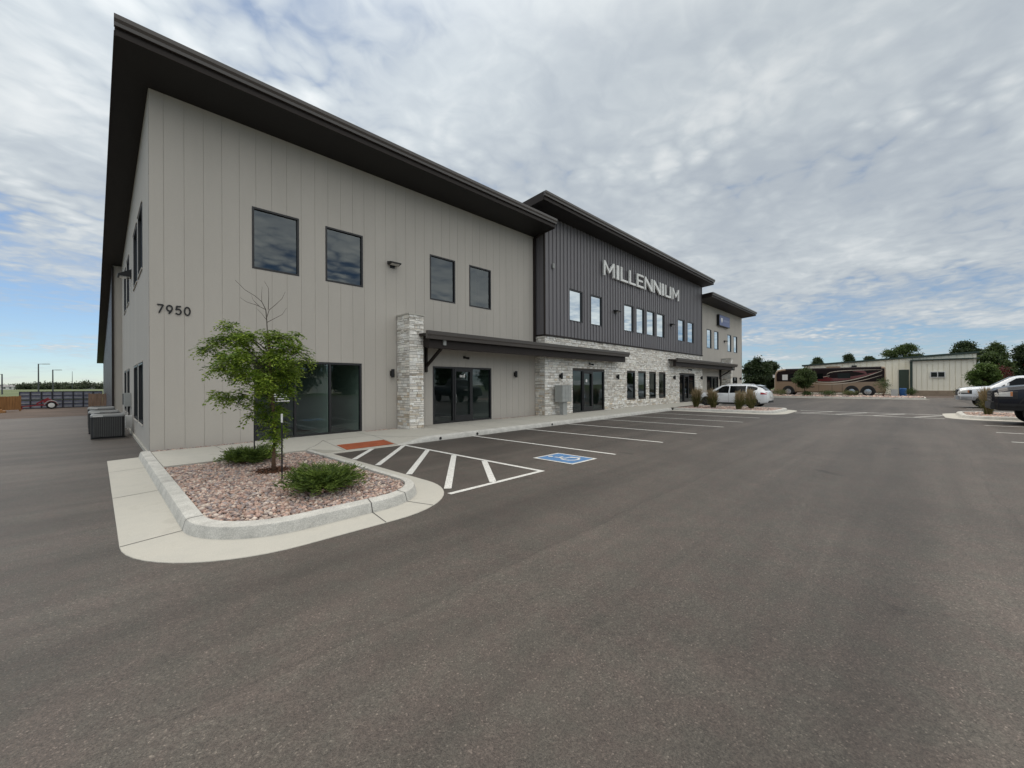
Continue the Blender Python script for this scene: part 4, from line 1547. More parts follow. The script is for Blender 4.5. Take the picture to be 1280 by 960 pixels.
def honey_locust():
    zg = gz(2.4) + .10
    t = thing('young_tree', 'young leafy tree with a bare twiggy top, staked in the rock bed', 'tree', (TREE[0], TREE[1], zg))
    B = Vector((TREE[0], TREE[1], 0))
    r = random.Random(3)

    def P(l, z, d=0.0):
        return B + LAT * l + FWD * d + Vector((0, 0, z))
    m = MB()
    m.tube([P(0, zg - .05), P(0.0, .45), P(0.03, 0.9), P(-.02, 1.5), P(-.06, 2.1), P(-.10, 2.72)], [.045, .034, .030, .027, .022, .013], 9)
    m.build('trunk', 'bark', t, smooth=True)
    lob = [(-1.15, 2.55, .0, .22), (-.95, 2.60, .1, .20), (-.80, 2.84, -.1, .17), (-.66, 2.68, .1, .24), (-1.36, 2.40, .05, .15), (-.42, 2.58, -.2, .26), (-.15, 2.66, .1, .24),
           (.12, 2.62, .0, .22), (.30, 2.66, .15, .20), (.42, 2.42, -.1, .24), (.60, 2.38, .0, .18), (.66, 2.20, .1, .14), (.22, 2.28, -.3, .30), (-.22, 2.28, .25, .32),
           (-.55, 2.30, .0, .28), (-.90, 2.22, -.1, .24), (-1.08, 2.05, .0, .17), (-.78, 2.00, .1, .25), (-.42, 1.95, -.2, .28), (-.10, 1.92, .0, .30), (.22, 1.96, .1, .26),
           (.40, 1.86, .0, .15), (-.25, 1.60, .1, .24), (-.62, 1.52, .0, .22), (-.92, 1.50, -.05, .18), (-1.10, 1.55, .0, .09), (.06, 1.60, -.1, .22), (.30, 1.62, .0, .14), (-.30, 1.36, .0, .17),
           (-.05, 1.28, .1, .18), (.10, 1.20, -.05, .13), (-.18, 1.12, .0, .13), (.04, 1.02, .0, .15), (.12, .88, .0, .11), (-.03, .80, .0, .13), (.07, .68, .0, .11), (-.02, .56, .0, .09),
           (-.45, 1.12, 0, .07), (.0, 2.1, .6, .34), (-.3, 2.2, -.6, .34), (-.5, 1.9, .65, .28), (.1, 1.8, -.6, .28)]
    bm_ = MB()
    for l, z, d, s in lob:
        zt = max(.45, z - .25 - abs(l) * .35)
        p0 = P(-.05 if zt > 1 else 0, zt)
        c = P(l, z, d)
        mid = p0.lerp(c, .5) + Vector((0, 0, .06))
        bm_.tube([p0, mid, c], [.012 if s > .15 else .007, .008 if s > .15 else .005, .003], 5)
    bm_.build('branches', 'twig', t)
    lob = [(l - (.12 if l > .35 else 0), z, d, s * .80) for l, z, d, s in lob]
    # compound leaves: short drooping rachis with paired leaflets
    rg = np.random.default_rng(5)
    VV, CC = [], []
    base = np.array([(0.055, 0.125, 0.014), (0.33, 0.43, 0.05)])
    for l, z, d, s in lob:
        n = int(64 * (s / .22) ** 2) + 9
        for _ in range(n):
            u = rg.normal(0, 1, 3); u /= np.linalg.norm(u)
            c = np.array(P(l, z, d)) + u * s * rg.uniform(.2, .9) * np.array([1, 1, .75])
            az = rg.uniform(0, 6.283)
            dd = np.array([math.cos(az), math.sin(az), rg.uniform(-.5, .35)]) + u * .6
            dd /= np.linalg.norm(dd)
            h = np.clip(.45 + .25 * rg.normal(), 0, 1)
            Lr = rg.uniform(.11, .20)
            sd = np.cross(dd, [0, 0, 1]); sd /= np.linalg.norm(sd) + 1e-9
            for k in range(5):
                q = c + dd * Lr * (k / 4) + np.array([0, 0, -.55 * Lr * (k / 4) ** 2])
                for sg in (-1, 1):
                    e = sd * sg * .8 + dd * .6 + np.array([0, 0, rg.uniform(-.7, .05)])
                    e /= np.linalg.norm(e)
                    ln, wd = rg.uniform(.055, .085), rg.uniform(.024, .034)
                    w = np.cross(e, [0, 0, 1]) + rg.normal(0, .3, 3); w /= np.linalg.norm(w) + 1e-9
                    VV.append([q, q + e * ln * .5 + w * wd * .5, q + e * ln, q + e * ln * .5 - w * wd * .5])
                    CC.append(base[0] * (1 - h) + base[1] * h)
    V = np.array(VV).reshape(-1, 3)
    np_mesh('crown', V, np.arange(len(V)).reshape(-1, 4), np.array(CC), 'leaf', t)
    # the dead leader above the crown, drawn in side view then given some depth
    def Q(px, py, dep=0.0):
        return P((px - 340) * .01528, 1.68 + (481.6 - py) * .01528, dep)
    segs = [([(333, 418), (332, 398), (331, 386), (326, 376), (318, 369), (305, 361), (293, 349)], .010, .0),
            ([(332, 396), (334, 386), (341, 379), (348, 371), (351, 362)], .007, .12), ([(334, 386), (336, 372), (337, 360), (333, 352)], .006, -.10),
            ([(331, 386), (322, 381), (310, 377), (304, 372)], .006, -.12), ([(323, 381.5), (313, 373), (309, 366)], .005, .1),
            ([(332, 402), (341, 396), (348, 391), (352, 382)], .006, .14), ([(332, 399), (324, 390), (316, 383)], .005, .08), ([(326, 376), (327, 366), (329, 358)], .004, -.06)]
    m = MB()
    for pts, r0, dep in segs:
        n = len(pts)
        m.tube([Q(p[0], p[1], dep * k / (n - 1)) for k, p in enumerate(pts)], [r0 * (1 - .7 * k / (n - 1)) for k in range(n)], 5)
    m.build('dead_leader', 'twig', t)
    # mulch ring
    rg = np.random.default_rng(8)
    n = 700
    a = rg.uniform(0, 6.283, n); q = .36 * np.sqrt(rg.uniform(0, 1, n))
    c = np.stack([TREE[0] + q * np.cos(a), TREE[1] + q * np.sin(a), zg + .02 + rg.uniform(0, .02, n)], 1)
    V, F = leaf_quads(c, rg.normal(0, 1, (n, 3)) * np.array([1, 1, .25]), .055, .016, rg, 0)
    o = np_mesh('mulch_ring', V, F, np.array([(0.11, .05, .028)]) * rg.uniform(.5, 1.5, (n, 1)), 'mulch')
    o['kind'] = 'stuff'
    return t


honey_locust()
for (x, y, cap, lab) in ((2.30, 9.78, False, 'thin black tree stake behind the young tree trunk, no white cap'), (2.25, 7.80, True, 'thin black tree stake with a white cap in front of the young tree')):
    zg = gz(x) + .1
    t = thing('tree_stake', lab, 'stake', (x, y, zg), 'stakes beside the young tree')
    m = MB(); m.tube([(x, y, zg - .1), (x, y, zg + 1.02)], .013, 8); m.build('post', 'black', t)
    if cap:
        m = MB(); m.tube([(x, y, zg + 1.0), (x, y, zg + 1.15)], .016, 8); m.build('cap', 'white', t)


def juniper(name, x, y, rad, h, label, seed, n=420):
    zg = gz(x) + .11
    t = thing(name, label, 'shrub', (x, y, zg), 'junipers in the rock bed')
    r = np.random.default_rng(seed)
    VV, CC = [], []
    for i in range(n):
        a = r.uniform(0, 6.283); el = r.uniform(.08, .95) ** 1.2
        d = np.array([math.cos(a) * math.cos(el), math.sin(a) * math.cos(el), math.sin(el) * .8])
        L = rad * r.uniform(.55, 1.12) * (1 - .35 * el)
        p0 = np.array([x, y, zg]) + np.array([math.cos(a), math.sin(a), 0]) * rad * .15 * r.uniform()
        hue = np.clip(.4 + .25 * r.normal(), 0, 1)
        sd = np.cross(d, [0, 0, 1]); sd /= np.linalg.norm(sd)
        for k in range(13):
            f = .25 + .75 * (k + r.uniform()) / 13
            q = p0 + d * L * f + np.array([0, 0, h * .62 * math.sin(f * 2.2)]) + r.normal(0, .014, 3)
            for sg in (-1, 1):
                e = d * .8 + sd * sg * .65 + np.array([0, 0, r.uniform(.0, .5)]) + r.normal(0, .15, 3)
                e /= np.linalg.norm(e)
                ln, wd = r.uniform(.05, .085), .013
                w = np.cross(e, r.normal(0, 1, 3)); w /= np.linalg.norm(w) + 1e-9
                VV.append([q, q + e * ln * .4 + w * wd * .5, q + e * ln, q + e * ln * .4 - w * wd * .5])
                hh = np.clip(hue + .35 * (f - .6) + .1 * r.normal(), 0, 1)
                CC.append(np.array((.034, .066, .014)) * (1 - hh) + np.array((.150, .215, .034)) * hh)
    V = np.array(VV).reshape(-1, 3)
    np_mesh('foliage', V, np.arange(len(V)).reshape(-1, 4), np.array(CC), 'needle', t)
    m = MB()
    for k in range(14):
        a = k * .45
        m.tube([(x, y, zg - .03), (x + math.cos(a) * rad * .35, y + math.sin(a) * rad * .35, zg + h * .35), (x + math.cos(a) * rad * .7, y + math.sin(a) * rad * .7, zg + h * .5)], [.015, .009, .004], 5)
    m.build('stems', 'bark', t)


juniper('juniper_shrub', 2.42, 6.42, 0.64, 0.19, 'bushy green juniper near the kerb at the front of the rock bed', 21, 520)
juniper('juniper_shrub', 2.25, 9.95, 0.56, 0.15, 'low dark juniper at the back of the rock bed, behind the young tree', 22, 380)


def grass_clump(x, y, h, rad, label, seed, n=420, plume=0.5):
    zg = gz(x) + .1
    t = thing('ornamental_grass', label, 'grass clump', (x, y, zg), 'tall ornamental grasses in the parking islands')
    r = np.random.default_rng(seed)
    lean = r.normal(0, .10, 2)
    for part, cnt in (('blades', n), ('plumes', int(n * plume))):
        V1, C1 = [], []
        for i in range(cnt):
            a = r.uniform(0, 6.283)
            q = r.uniform(0, 1)
            sp = (.15 + 1.15 * q ** 1.3) if part == 'blades' else (.1 + .8 * q)
            u = np.array([math.cos(a), math.sin(a), 0])
            b0 = np.array([x, y, zg]) + u * rad * .28 * r.uniform(0, 1)
            hh = h * (r.uniform(.45, 1.0) if part == 'blades' else r.uniform(.72, 1.12))
            out = u * rad * sp + np.array([lean[0], lean[1], 0]) * h
            fall = .55 * q ** 2 if part == 'blades' else .12 * q
            pts = [b0 + out * f ** 1.6 + np.array([0, 0, hh * (f * 1.15 - fall * f ** 3 - .15 * f * f)]) for f in (0, .35, .7, 1.0)]
            w = np.array([-math.sin(a + r.uniform(-1, 1)), math.cos(a + r.uniform(-1, 1)), 0])
            ws = (.010, .009, .007, .001) if part == 'blades' else (.003, .003, .012, .003)
            mixv = np.clip(r.normal(.36, .3), 0, 1)
            c = np.array((.085, .115, .030)) * (1 - mixv) + np.array((.30, .25, .11)) * mixv
            if part == 'plumes':
                c = np.array((.36, .28, .17)) * r.uniform(.75, 1.2)
            for k in range(3):
                V1.append([pts[k] - w * ws[k], pts[k] + w * ws[k], pts[k + 1] + w * ws[k + 1], pts[k + 1] - w * ws[k + 1]]); C1.append(c)
        V = np.array(V1).reshape(-1, 3)
        np_mesh(part, V, np.arange(len(V)).reshape(-1, 4), np.array(C1), 'blade', t)


for i, (x, y, h, rad, lab) in enumerate((
        (26.7, 9.75, 1.25, .42, 'tall tan green grass clump leftmost in the island, in front of the far stone entrance'),
        (26.6, 8.68, 1.18, .42, 'tall grass clump in front of the nose of the white car'),
        (26.0, 7.10, 1.10, .40, 'tall grass clump in front of the doors of the white car'),
        (27.2, 6.75, 1.16, .40, 'tall grass clump in front of the rear wheel of the white car'))):
    grass_clump(x, y, h, rad, lab, 40 + i, 620)
grass_clump(28.6, -2.55, 1.25, .40, 'dry tan grass clump between the white pickup and the dark truck', 47, 420, .9)


def tree(label, x, y, h, rad, seed, cols, z0=None, trunk_h=0.3, leaf=.22, dens=150, name='tree', group=None, shape='round', sub=5):
    z0 = gz(x) if z0 is None else z0
    t = thing(name, label, 'tree', (x, y, z0), group)
    r = random.Random(seed)
    m = MB()
    tr = max(.05, h * .018)
    m.tube([(x, y, z0 - .1), (x + r.uniform(-.1, .1) * rad * .3, y, z0 + h * .35), (x, y + r.uniform(-.1, .1), z0 + h * .8)], [tr, tr * .75, tr * .25], 7)
    r.random()
    lobes = []
    n = 30
    for k in range(n):
        f = (k + .5) / n
        zz_ = z0 + h * (trunk_h + (1 - trunk_h) * f * .93)
        if shape == 'cone':
            w = rad * (1.02 - f) * .9
        else:
            w = rad * math.sqrt(max(.05, 1 - (2 * f - .95) ** 2)) * .75
        a = k * 2.4 + r.uniform(-.4, .4)
        w *= r.uniform(.7, 1.25)
        zz_ += h * r.uniform(-.05, .05)
        q = w * r.uniform(.3, 1.05)
        s = rad * r.uniform(.13, .30) * (0.75 if shape == 'cone' else 1)
        c = (x + q * math.cos(a), y + q * math.sin(a), zz_)
        lobes.append((*c, s, s * .72))
        m.tube([(x, y, max(z0 + h * .2, zz_ - h * .16)), (x + q * .5 * math.cos(a), y + q * .5 * math.sin(a), zz_ - h * .06), c], [tr * .35, tr * .22, tr * .08], 5)
    m.build('trunk', 'bark', t)
    crown('crown', lobes, dens / (rad * rad) * 7, leaf, leaf * .6, cols, t, seed=seed, sub=sub, twig_r=leaf * .9)
    return t


DK = [(0.020, 0.038, 0.016), (0.060, 0.088, 0.032)]
MG = [(0.035, 0.062, 0.018), (0.095, 0.135, 0.040)]
GN = 'trees beyond the lot'
for (x, y, h, rad, sd, cols, shp, lab) in (
        (78, 18.6, 5.9, 2.3, 1, DK, 'round', 'dark tree at the end of the grey building, left of its neighbour'),
        (84, 17.9, 5.7, 1.9, 2, DK, 'round', 'dark rounded tree above the nose of the coach'),
        (110, 14.4, 7.0, 1.6, 10, DK, 'round', 'tiny dark treetop over the left end of the cream shed roof'),
        (110, 9.2, 7.8, 1.5, 3, DK, 'round', 'small round treetop showing over the middle of the shed roof above the coach'),
        (112, 5.9, 7.3, 1.1, 4, DK, 'round', 'lowest treetop just breaking the shed roof line'),
        (100, 0.9, 8.5, 3.4, 5, MG, 'round', 'broad green tree rising behind the middle of the cream shed'),
        (98, -6.6, 8.4, 2.8, 6, DK, 'round', 'tall dark tree rising behind the right end of the cream shed'),
        (90, -8.8, 7.2, 2.0, 7, MG, 'round', 'mid green tree just right of the shed end'),
        (92, -11.6, 6.9, 2.1, 8, DK, 'round', 'dark tree at the right edge of the view'),
        (84, -7.6, 5.3, 1.6, 9, MG, 'round', 'lower green tree above the roof of the white pickup')):
    tree(lab, x, y, h * .97, rad, sd, cols, dens=300, leaf=.27, group=GN, shape=shp, sub=6, trunk_h=.12)
tree('small green tree on a thin trunk in front of the coach', 52.5, 8.0, 2.95, 1.35, 31, MG, dens=240, leaf=.13, trunk_h=.42, name='small_tree')
tree('leafy green tree beside a red shrub, above the hood of the white pickup', 56.5, -4.8, 3.15, 1.15, 32, [(0.05, 0.09, 0.02), (0.12, 0.18, 0.04)], dens=260, leaf=.14, trunk_h=.22, name='small_tree')


def bush(label, x, y, h, rad, seed, cols, name='shrub', group='low shrubs in the far planting strip', leaf=.09, z0=None):
    z0 = gz(x) + .1 if z0 is None else z0
    t = thing(name, label, 'shrub', (x, y, z0), group)
    r = random.Random(seed)
    lob = [(x + r.uniform(-.6, .6) * rad, y + r.uniform(-.6, .6) * rad, z0 + h * r.uniform(.25, .8), rad * .5, h * .32) for _ in range(9)]
    crown('foliage', lob, 90 / (rad * rad), leaf, leaf * .5, cols, t, seed=seed, sub=6, twig_r=leaf)
    m = MB()
    for l in lob:
        m.tube([(x, y, z0 - .05), (l[0], l[1], l[2])], [.02, .006], 5)
    m.build('stems', 'bark', t)


bush('upright olive green shrub at the tail of the coach', 53.0, 1.85, 1.75, .60, 51, MG)
bush('low olive shrub by the front wheel of the coach', 52.6, 10.3, .65, .6, 52, [(.07, .085, .03), (.16, .17, .06)])
bush('low spreading dark shrub in front of the middle of the coach', 52.4, 6.1, .6, .75, 53, MG)
bush('small shrub in front of the rear wheels of the coach', 52.8, 4.3, .7, .55, 54, [(.07, .085, .03), (.16, .17, .06)])
bush('low shrub under the small tree beside the coach', 52.0, 7.7, .55, .5, 55, MG)
bush('dark red shrub behind the hood of the white pickup', 58.0, -6.1, 2.6, .55, 56, [(.06, .012, .012), (.13, .03, .025)], group=None, leaf=.16)
bush('low green plant at the foot of the cream shed, by the blue barrel', 59.5, -0.15, .7, .5, 57, MG, group=None)
bush('small dry plant against the block base of the shed', 60.5, -3.6, .8, .55, 58, [(.09, .10, .035), (.18, .17, .07)], group=None)

# far treeline on the left and behind, houses, masts
TL = 'trees on the horizon beyond the field'
rt = random.Random(77)
LINE = [(-1.335, 5.5, 4.0), (-1.30, 6.0, 4.5), (-1.265, 6.2, 5), (-1.228, 6.8, 5), (-1.195, 8.5, 5.5), (-1.17, 9.2, 6), (-1.145, 8.0, 5.5), (-1.12, 9.6, 4.4), (-1.098, 8.8, 4.6),
        (-1.072, 8.6, 6), (-1.05, 10.6, 5.5), (-1.03, 9.6, 5.5), (-1.005, 8.8, 6), (-0.985, 9.4, 5)]
words_ = ['farthest left low tree on the horizon', 'second low tree from the left on the horizon', 'third low tree from the left on the horizon', 'small tree left of the tallest lamp pole on the horizon',
          'broad dark tree just left of the tallest lamp pole', 'broad dark tree right behind the tallest lamp pole', 'broad dark tree just right of the tallest lamp pole', 'thin crowned tree just left of the shorter lamp pole',
          'thin crowned tree just right of the shorter lamp pole', 'low tree between the shorter lamp pole and the thin mast', 'tallest horizon tree, just left of the thin mast', 'dark horizon tree by the foot of the thin mast',
          'horizon tree right of the thin mast', 'last horizon tree before the corner of the grey building']
for i, ((rx, h, rad), lab) in enumerate(zip(LINE, words_)):
    d = 360 + rt.uniform(-25, 45)
    x, y = d * .7146 + rx * d * .6995, d * .6995 - rx * d * .7146
    tree(lab, x, y, h * rt.uniform(.36, .56), rad * 1.1, 200 + i, [(0.045, 0.062, 0.036), (0.085, 0.105, 0.06)], dens=26, leaf=1.3, group=TL, trunk_h=.08, sub=5)


def far_house(rx, d, w, lab, seed):
    x, y = d * .7146 + rx * d * .6995, d * .6995 - rx * d * .7146
    g = gz(x)
    t = thing('house', lab, 'house', (x, y, g), 'houses on the horizon')
    m = MB(); m.box(x - w / 2, x + w / 2, y - 4, y + 4, g, g + 2.4); m.build('wall', 'white', t)
    m = MB(); m.prism([(y - 4.5, g + 2.4), (y + 4.5, g + 2.4), (y, g + 4.0)], 'x', x - w / 2 - .4, x + w / 2 + .4); m.build('roof', 'roof', t)
    m = MB()
    for k in range(3):
        m.box(x - w / 2 + 1 + k * w / 3.2, x - w / 2 + 2.2 + k * w / 3.2, y - 4.06, y - 4.01, g + .8, g + 1.9)
    m.build('window', 'frame', t)


far_house(-1.245, 345, 10, 'pale house among trees at the far left of the horizon', 1)
far_house(-1.04, 345, 8, 'pale house on the horizon below the thin mast', 2)
m = MB(); d = 330; rx = -1.081
x, y = d * .7146 + rx * d * .6995, d * .6995 - rx * d * .7146
m.tube([(x, y, gz(x)), (x, y, 14.5)], [.25, .10], 6)
tag(m.build('radio_mast', 'pole', loc=(x, y, gz(x))), 'thin grey mast standing above the distant trees', 'mast')


def lamp_post(x, y, h, arm, label):
    g = gz(x)
    t = thing('street_lamp', label, 'street lamp', (x, y, g), 'lamp poles beyond the yard')
    m = MB(); m.tube([(x, y, g), (x, y, h)], [.16, .12], 8); m.build('pole', 'pole', t)
    m = MB()
    dr = Vector((arm * .6995, -arm * .7146, 0))
    p = Vector((x, y, h - .1))
    m.beam(p, p + dr * 1.0, .10, .10); m.build('arm', 'pole', t)
    m = MB(); m.beam(p + dr * 1.0, p + dr * 2.6, .45, .16); m.build('lamp_head', 'galv', t)


lamp_post(-11.07, 170, 8.1, 1.15, 'tallest dark lamp pole beyond the yard, with its arm to one side')
lamp_post(-8.47, 170, 6.55, 0.9, 'shorter dark lamp pole behind the stacked crates')
lamp_post(-17.3, 170, 5.2, -0.8, 'lamp pole at the far left edge of the view')

# ------------------------------------------------------------------ yard on the left
GC = 'stacked grey blue crates along the yard'


def crate_proto():
    t = thing('storage_crate', 'x', 'crate', (0, 0, 0), GC)
    m = MB(); m.box(-.262, .262, -.5, .5, .02, .69); m.build('panel', 'crate', t)
    for sx in (-1, 1):
        for sy in (-1, 1):
            m = MB(); m.box(*sorted((sx * .262, sx * .298)), *sorted((sy * .5, sy * .545)), 0, .70); m.build('post', 'crate_dark', t)
    for z0, z1 in ((0, .05), (.33, .37), (.66, .70)):
        m = MB(); m.box(-.262, .262, -.53, -.501, z0, z1); m.build('rail', 'crate_dark', t)
    for z0 in (.12, .43):
        m = MB(); m.box(-.22, .22, -.512, -.5015, z0, z0 + .05); m.build('band', 'galv', t)
    return t


CRP = crate_proto()
first = True
ordn = ['first', 'second', 'third', 'fourth', 'fifth', 'sixth', 'seventh', 'eighth']
for i in range(8):
    for j in range(2):
        x = -4.12 + i * .60
        lab = f'{"upper" if j else "lower"} grey blue crate in the {ordn[i]} column from the left of the stacked row'
        put(CRP, first, (x, 52.4, -.09 + j * .72), 0, lab); first = False

t = thing('utility_trailer', 'small red trailer with a white wheel parked before the stacked crates', 'trailer', (-2.6, 50.4, gz(-3)))
g = gz(-3)
m = MB()
m.beam((-4.3, 50.4, g + .22), (-3.4, 50.4, g + .30), .08, .08); m.beam((-3.4, 50.2, g + .32), (-2.2, 50.2, g + .32), .07, .09); m.beam((-3.4, 50.8, g + .32), (-2.2, 50.8, g + .32), .07, .09)
m.beam((-3.4, 50.5, g + .42), (-2.75, 50.5, g + .88), .08, .10)
m.build('chassis', 'red_paint', t)
m = MB(); m.prism([(-3.05, g + .50), (-2.3, g + .45), (-2.40, g + .58), (-2.70, g + .80), (-2.95, g + .78)], 'y', 50.3, 50.75); m.build('engine_cover', 'red_paint', t)
m = MB(); m.tube([(-2.57 + .37 * math.cos(q), 50.05, g + .30 + .37 * math.sin(q)) for q in np.linspace(.1, math.pi - .1, 10)], .03, 5); m.build('fender', 'galv', t)
m = MB(); m.lathe([(.18, -.09), (.30, -.08), (.30, .08), (.18, .09)], (-2.57, 50.05, g + .30), 'y', 20); w_ = m.build('wheel', 'tyre', t)
m = MB(); m.lathe([(.05, -.11), (.185, -.10), (.185, .08)], (-2.57, 50.05, g + .30), 'y', 20); m.build('rim', 'white', w_)
m = MB(); m.box(-4.2, -4.12, 50.36, 50.44, g, g + .24); m.build('stand', 'red_paint', t)


def fence(name, label, p, q, h, m_, n):
    t = thing(name, label, 'fence', (*p, gz(p[0])))
    p, q = Vector((*p, 0)), Vector((*q, 0)); g = gz(p.x)
    m = MB()
    d = (q - p) / n; r = random.Random(3); nrm = Vector((-d.y, d.x, 0)).normalized() * .012
    for k in range(n):
        a, c = p + d * (k + .03), p + d * (k + .97)
        hh = g + h * r.uniform(.985, 1.01)
        m.loft([[e - nrm, e + nrm, e + nrm + Vector((0, 0, hh)), e - nrm + Vector((0, 0, hh))] for e in (a, c)])
    m.build('boards', m_, t)
    m = MB()
    for z in (.25, .85):
        m.beam(p + nrm * 3.2 + Vector((0, 0, g + h * z)), q + nrm * 3.2 + Vector((0, 0, g + h * z)), .04, .09)
    m.build('rails', m_, t)
    for f in (0, .5, 1):
        m = MB(); e = p.lerp(q, f) + nrm * 6
        m.box(e.x - .05, e.x + .05, e.y - .05, e.y + .05, g - .1, g + h * 1.03); m.build('post', m_, t)


fence('board_fence', 'orange brown board fence at the left edge of the view', (-6.6, 46.3), (-4.0, 48.0), 1.12, 'wood', 20)
fence('board_fence', 'weathered brown board fence beside the rear wall, behind the condensers', (-0.42, 48.0), (0.74, 48.0), 1.2, 'wood_grey', 9)
m = MB(); m.box(-5.05, -4.45, 45.0, 45.5, gz(-5), gz(-5) + .14); m.box(-4.95, -4.6, 45.05, 45.4, gz(-5) + .141, gz(-5) + .24)
tag(m.build('pallet', 'wood', loc=(-4.7, 45.2, gz(-5))), 'low pale timber pallet on the dirt in front of the left fence', 'pallet')


# ------------------------------------------------------------------ vehicles
class Car:
    """local frame: x forward, y to the left, z up; surface given by tables along x"""
    def __init__(s, tab):
        s.x = np.array(tab['x'], float)
        s.t = {k: np.array(v, float) for k, v in tab.items() if k != 'x'}

    def g(s, k, x):
        return float(np.interp(x, s.x, s.t[k]))

    def sec(s, x):
        zb, w, zl, zt, yr = (s.g(k, x) for k in ('zb', 'w', 'belt', 'top', 'yr'))
        zl = min(zl, zt - .10)
        m = zl - zb - .16
        return [(0, zb), (.80 * w, zb), (.94 * w, zb + .05), (.985 * w, zb + .16), (w, zb + .16 + .30 * m), (w, zb + .16 + .62 * m), (.985 * w, zb + .16 + .86 * m),
                (.955 * w, zl), (yr + (.955 * w - yr) * .5, (zl + zt - .07) / 2), (yr, zt - .07), (yr - .05, zt - .025), (yr * .62, zt - .004), (0, zt + .006)]

    def yside(s, x, z):
        p = s.sec(x)
        q = p[2:10]
        return float(np.interp(z, [a[1] for a in q], [a[0] for a in q]))

    def body(s, n=90):
        b = MB()
        xs = np.unique(np.concatenate([np.linspace(s.x[0], s.x[-1], n), s.x]))
        rings = []
        for x in xs:
            p = s.sec(x)
            rings.append([(x, y, z) for y, z in p] + [(x, -y, z) for y, z in p[-2:0:-1]])
        b.loft(rings)
        return b

    def strip(s, b, x0, x1, lo, hi, off, side, n=10, rows=3):
        xs = np.linspace(x0, x1, n)
        for a, c in zip(xs, xs[1:]):
            for k in range(rows):
                q = []
                for x, f in ((a, k / rows), (c, k / rows), (c, (k + 1) / rows), (a, (k + 1) / rows)):
                    z = lo(x) + (hi(x) - lo(x)) * f
                    q.append((x, side * (s.yside(x, z) + off), z))
                b.face(q)

    def topstrip(s, b, x0, x1, wf, off, n=12):
        xs = np.linspace(x0, x1, n); fs = np.linspace(-1, 1, 9)
        def P(x, f):
            yr = s.g('yr', x); zt = s.g('top', x); y = f * yr * wf
            return (x, y, float(np.interp(abs(y), [0, yr * .62, yr - .05, yr], [zt + .006, zt - .004, zt - .025, zt - .07])) + off)
        for a, c in zip(xs, xs[1:]):
            for u, v in zip(fs, fs[1:]):
                b.face([P(a, u), P(c, u), P(c, v), P(a, v)])


def cut_wheels(o, wheels, r, half):
    cut = MB()
    for x in wheels:
        for s_ in (-1, 1):
            cut.lathe([(r, -.22), (r, .22)], (x, s_ * half, .36), 'y', 28)
    c = cut.build('cutter', 'plastic', o.parent)
    md = o.modifiers.new('arch', 'BOOLEAN'); md.operation = 'DIFFERENCE'; md.object = c; md.solver = 'EXACT'
    dg = bpy.context.evaluated_depsgraph_get()
    me = bpy.data.meshes.new_from_object(o.evaluated_get(dg))
    if len(me.polygons) > 100:
        o.modifiers.clear(); o.data = me
        me.polygons.foreach_set('use_smooth', [True] * len(me.polygons))
        try:
            me.set_sharp_from_angle(angle=R(32))
        except Exception:
            pass
    else:
        o.modifiers.clear()
    bpy.data.objects.remove(c)


def wheel(t, x, y, r, w, rim_m, spokes=5):
    s_ = 1 if y > 0 else -1
    m = MB()
    m.lathe([(r * .62, -w / 2), (r * .93, -w / 2), (r, -w / 2 + .04), (r, w / 2 - .04), (r * .93, w / 2), (r * .62, w / 2)], (x, y, r), 'y', 32)
    o = m.build('wheel', 'tyre', t, smooth=40)
    m = MB()
    yo = y + s_ * (w / 2 - .03)
    m.lathe([(r * .64, 0), (r * .64, s_ * .028), (r * .56, s_ * .02), (r * .55, -s_ * .06)], (x, yo, r), 'y', 32)
    for k in range(spokes):
        a = 2 * math.pi * k / spokes + .3
        for da in (-.13, .13):
            m.beam((x + .06 * math.cos(a), yo + s_ * .012, r + .06 * math.sin(a)), (x + r * .60 * math.cos(a + da), yo + s_ * .004, r + r * .60 * math.sin(a + da)), .05, .02)
    m.lathe([(.075, -s_ * .02), (.07, s_ * .025)], (x, yo, r), 'y', 16)
    m.build('rim', rim_m, o, smooth=40)
    return o


def place(t, x, y, rz):
    t.location = (x, y, gz(x)); t.rotation_euler = (0, 0, rz)


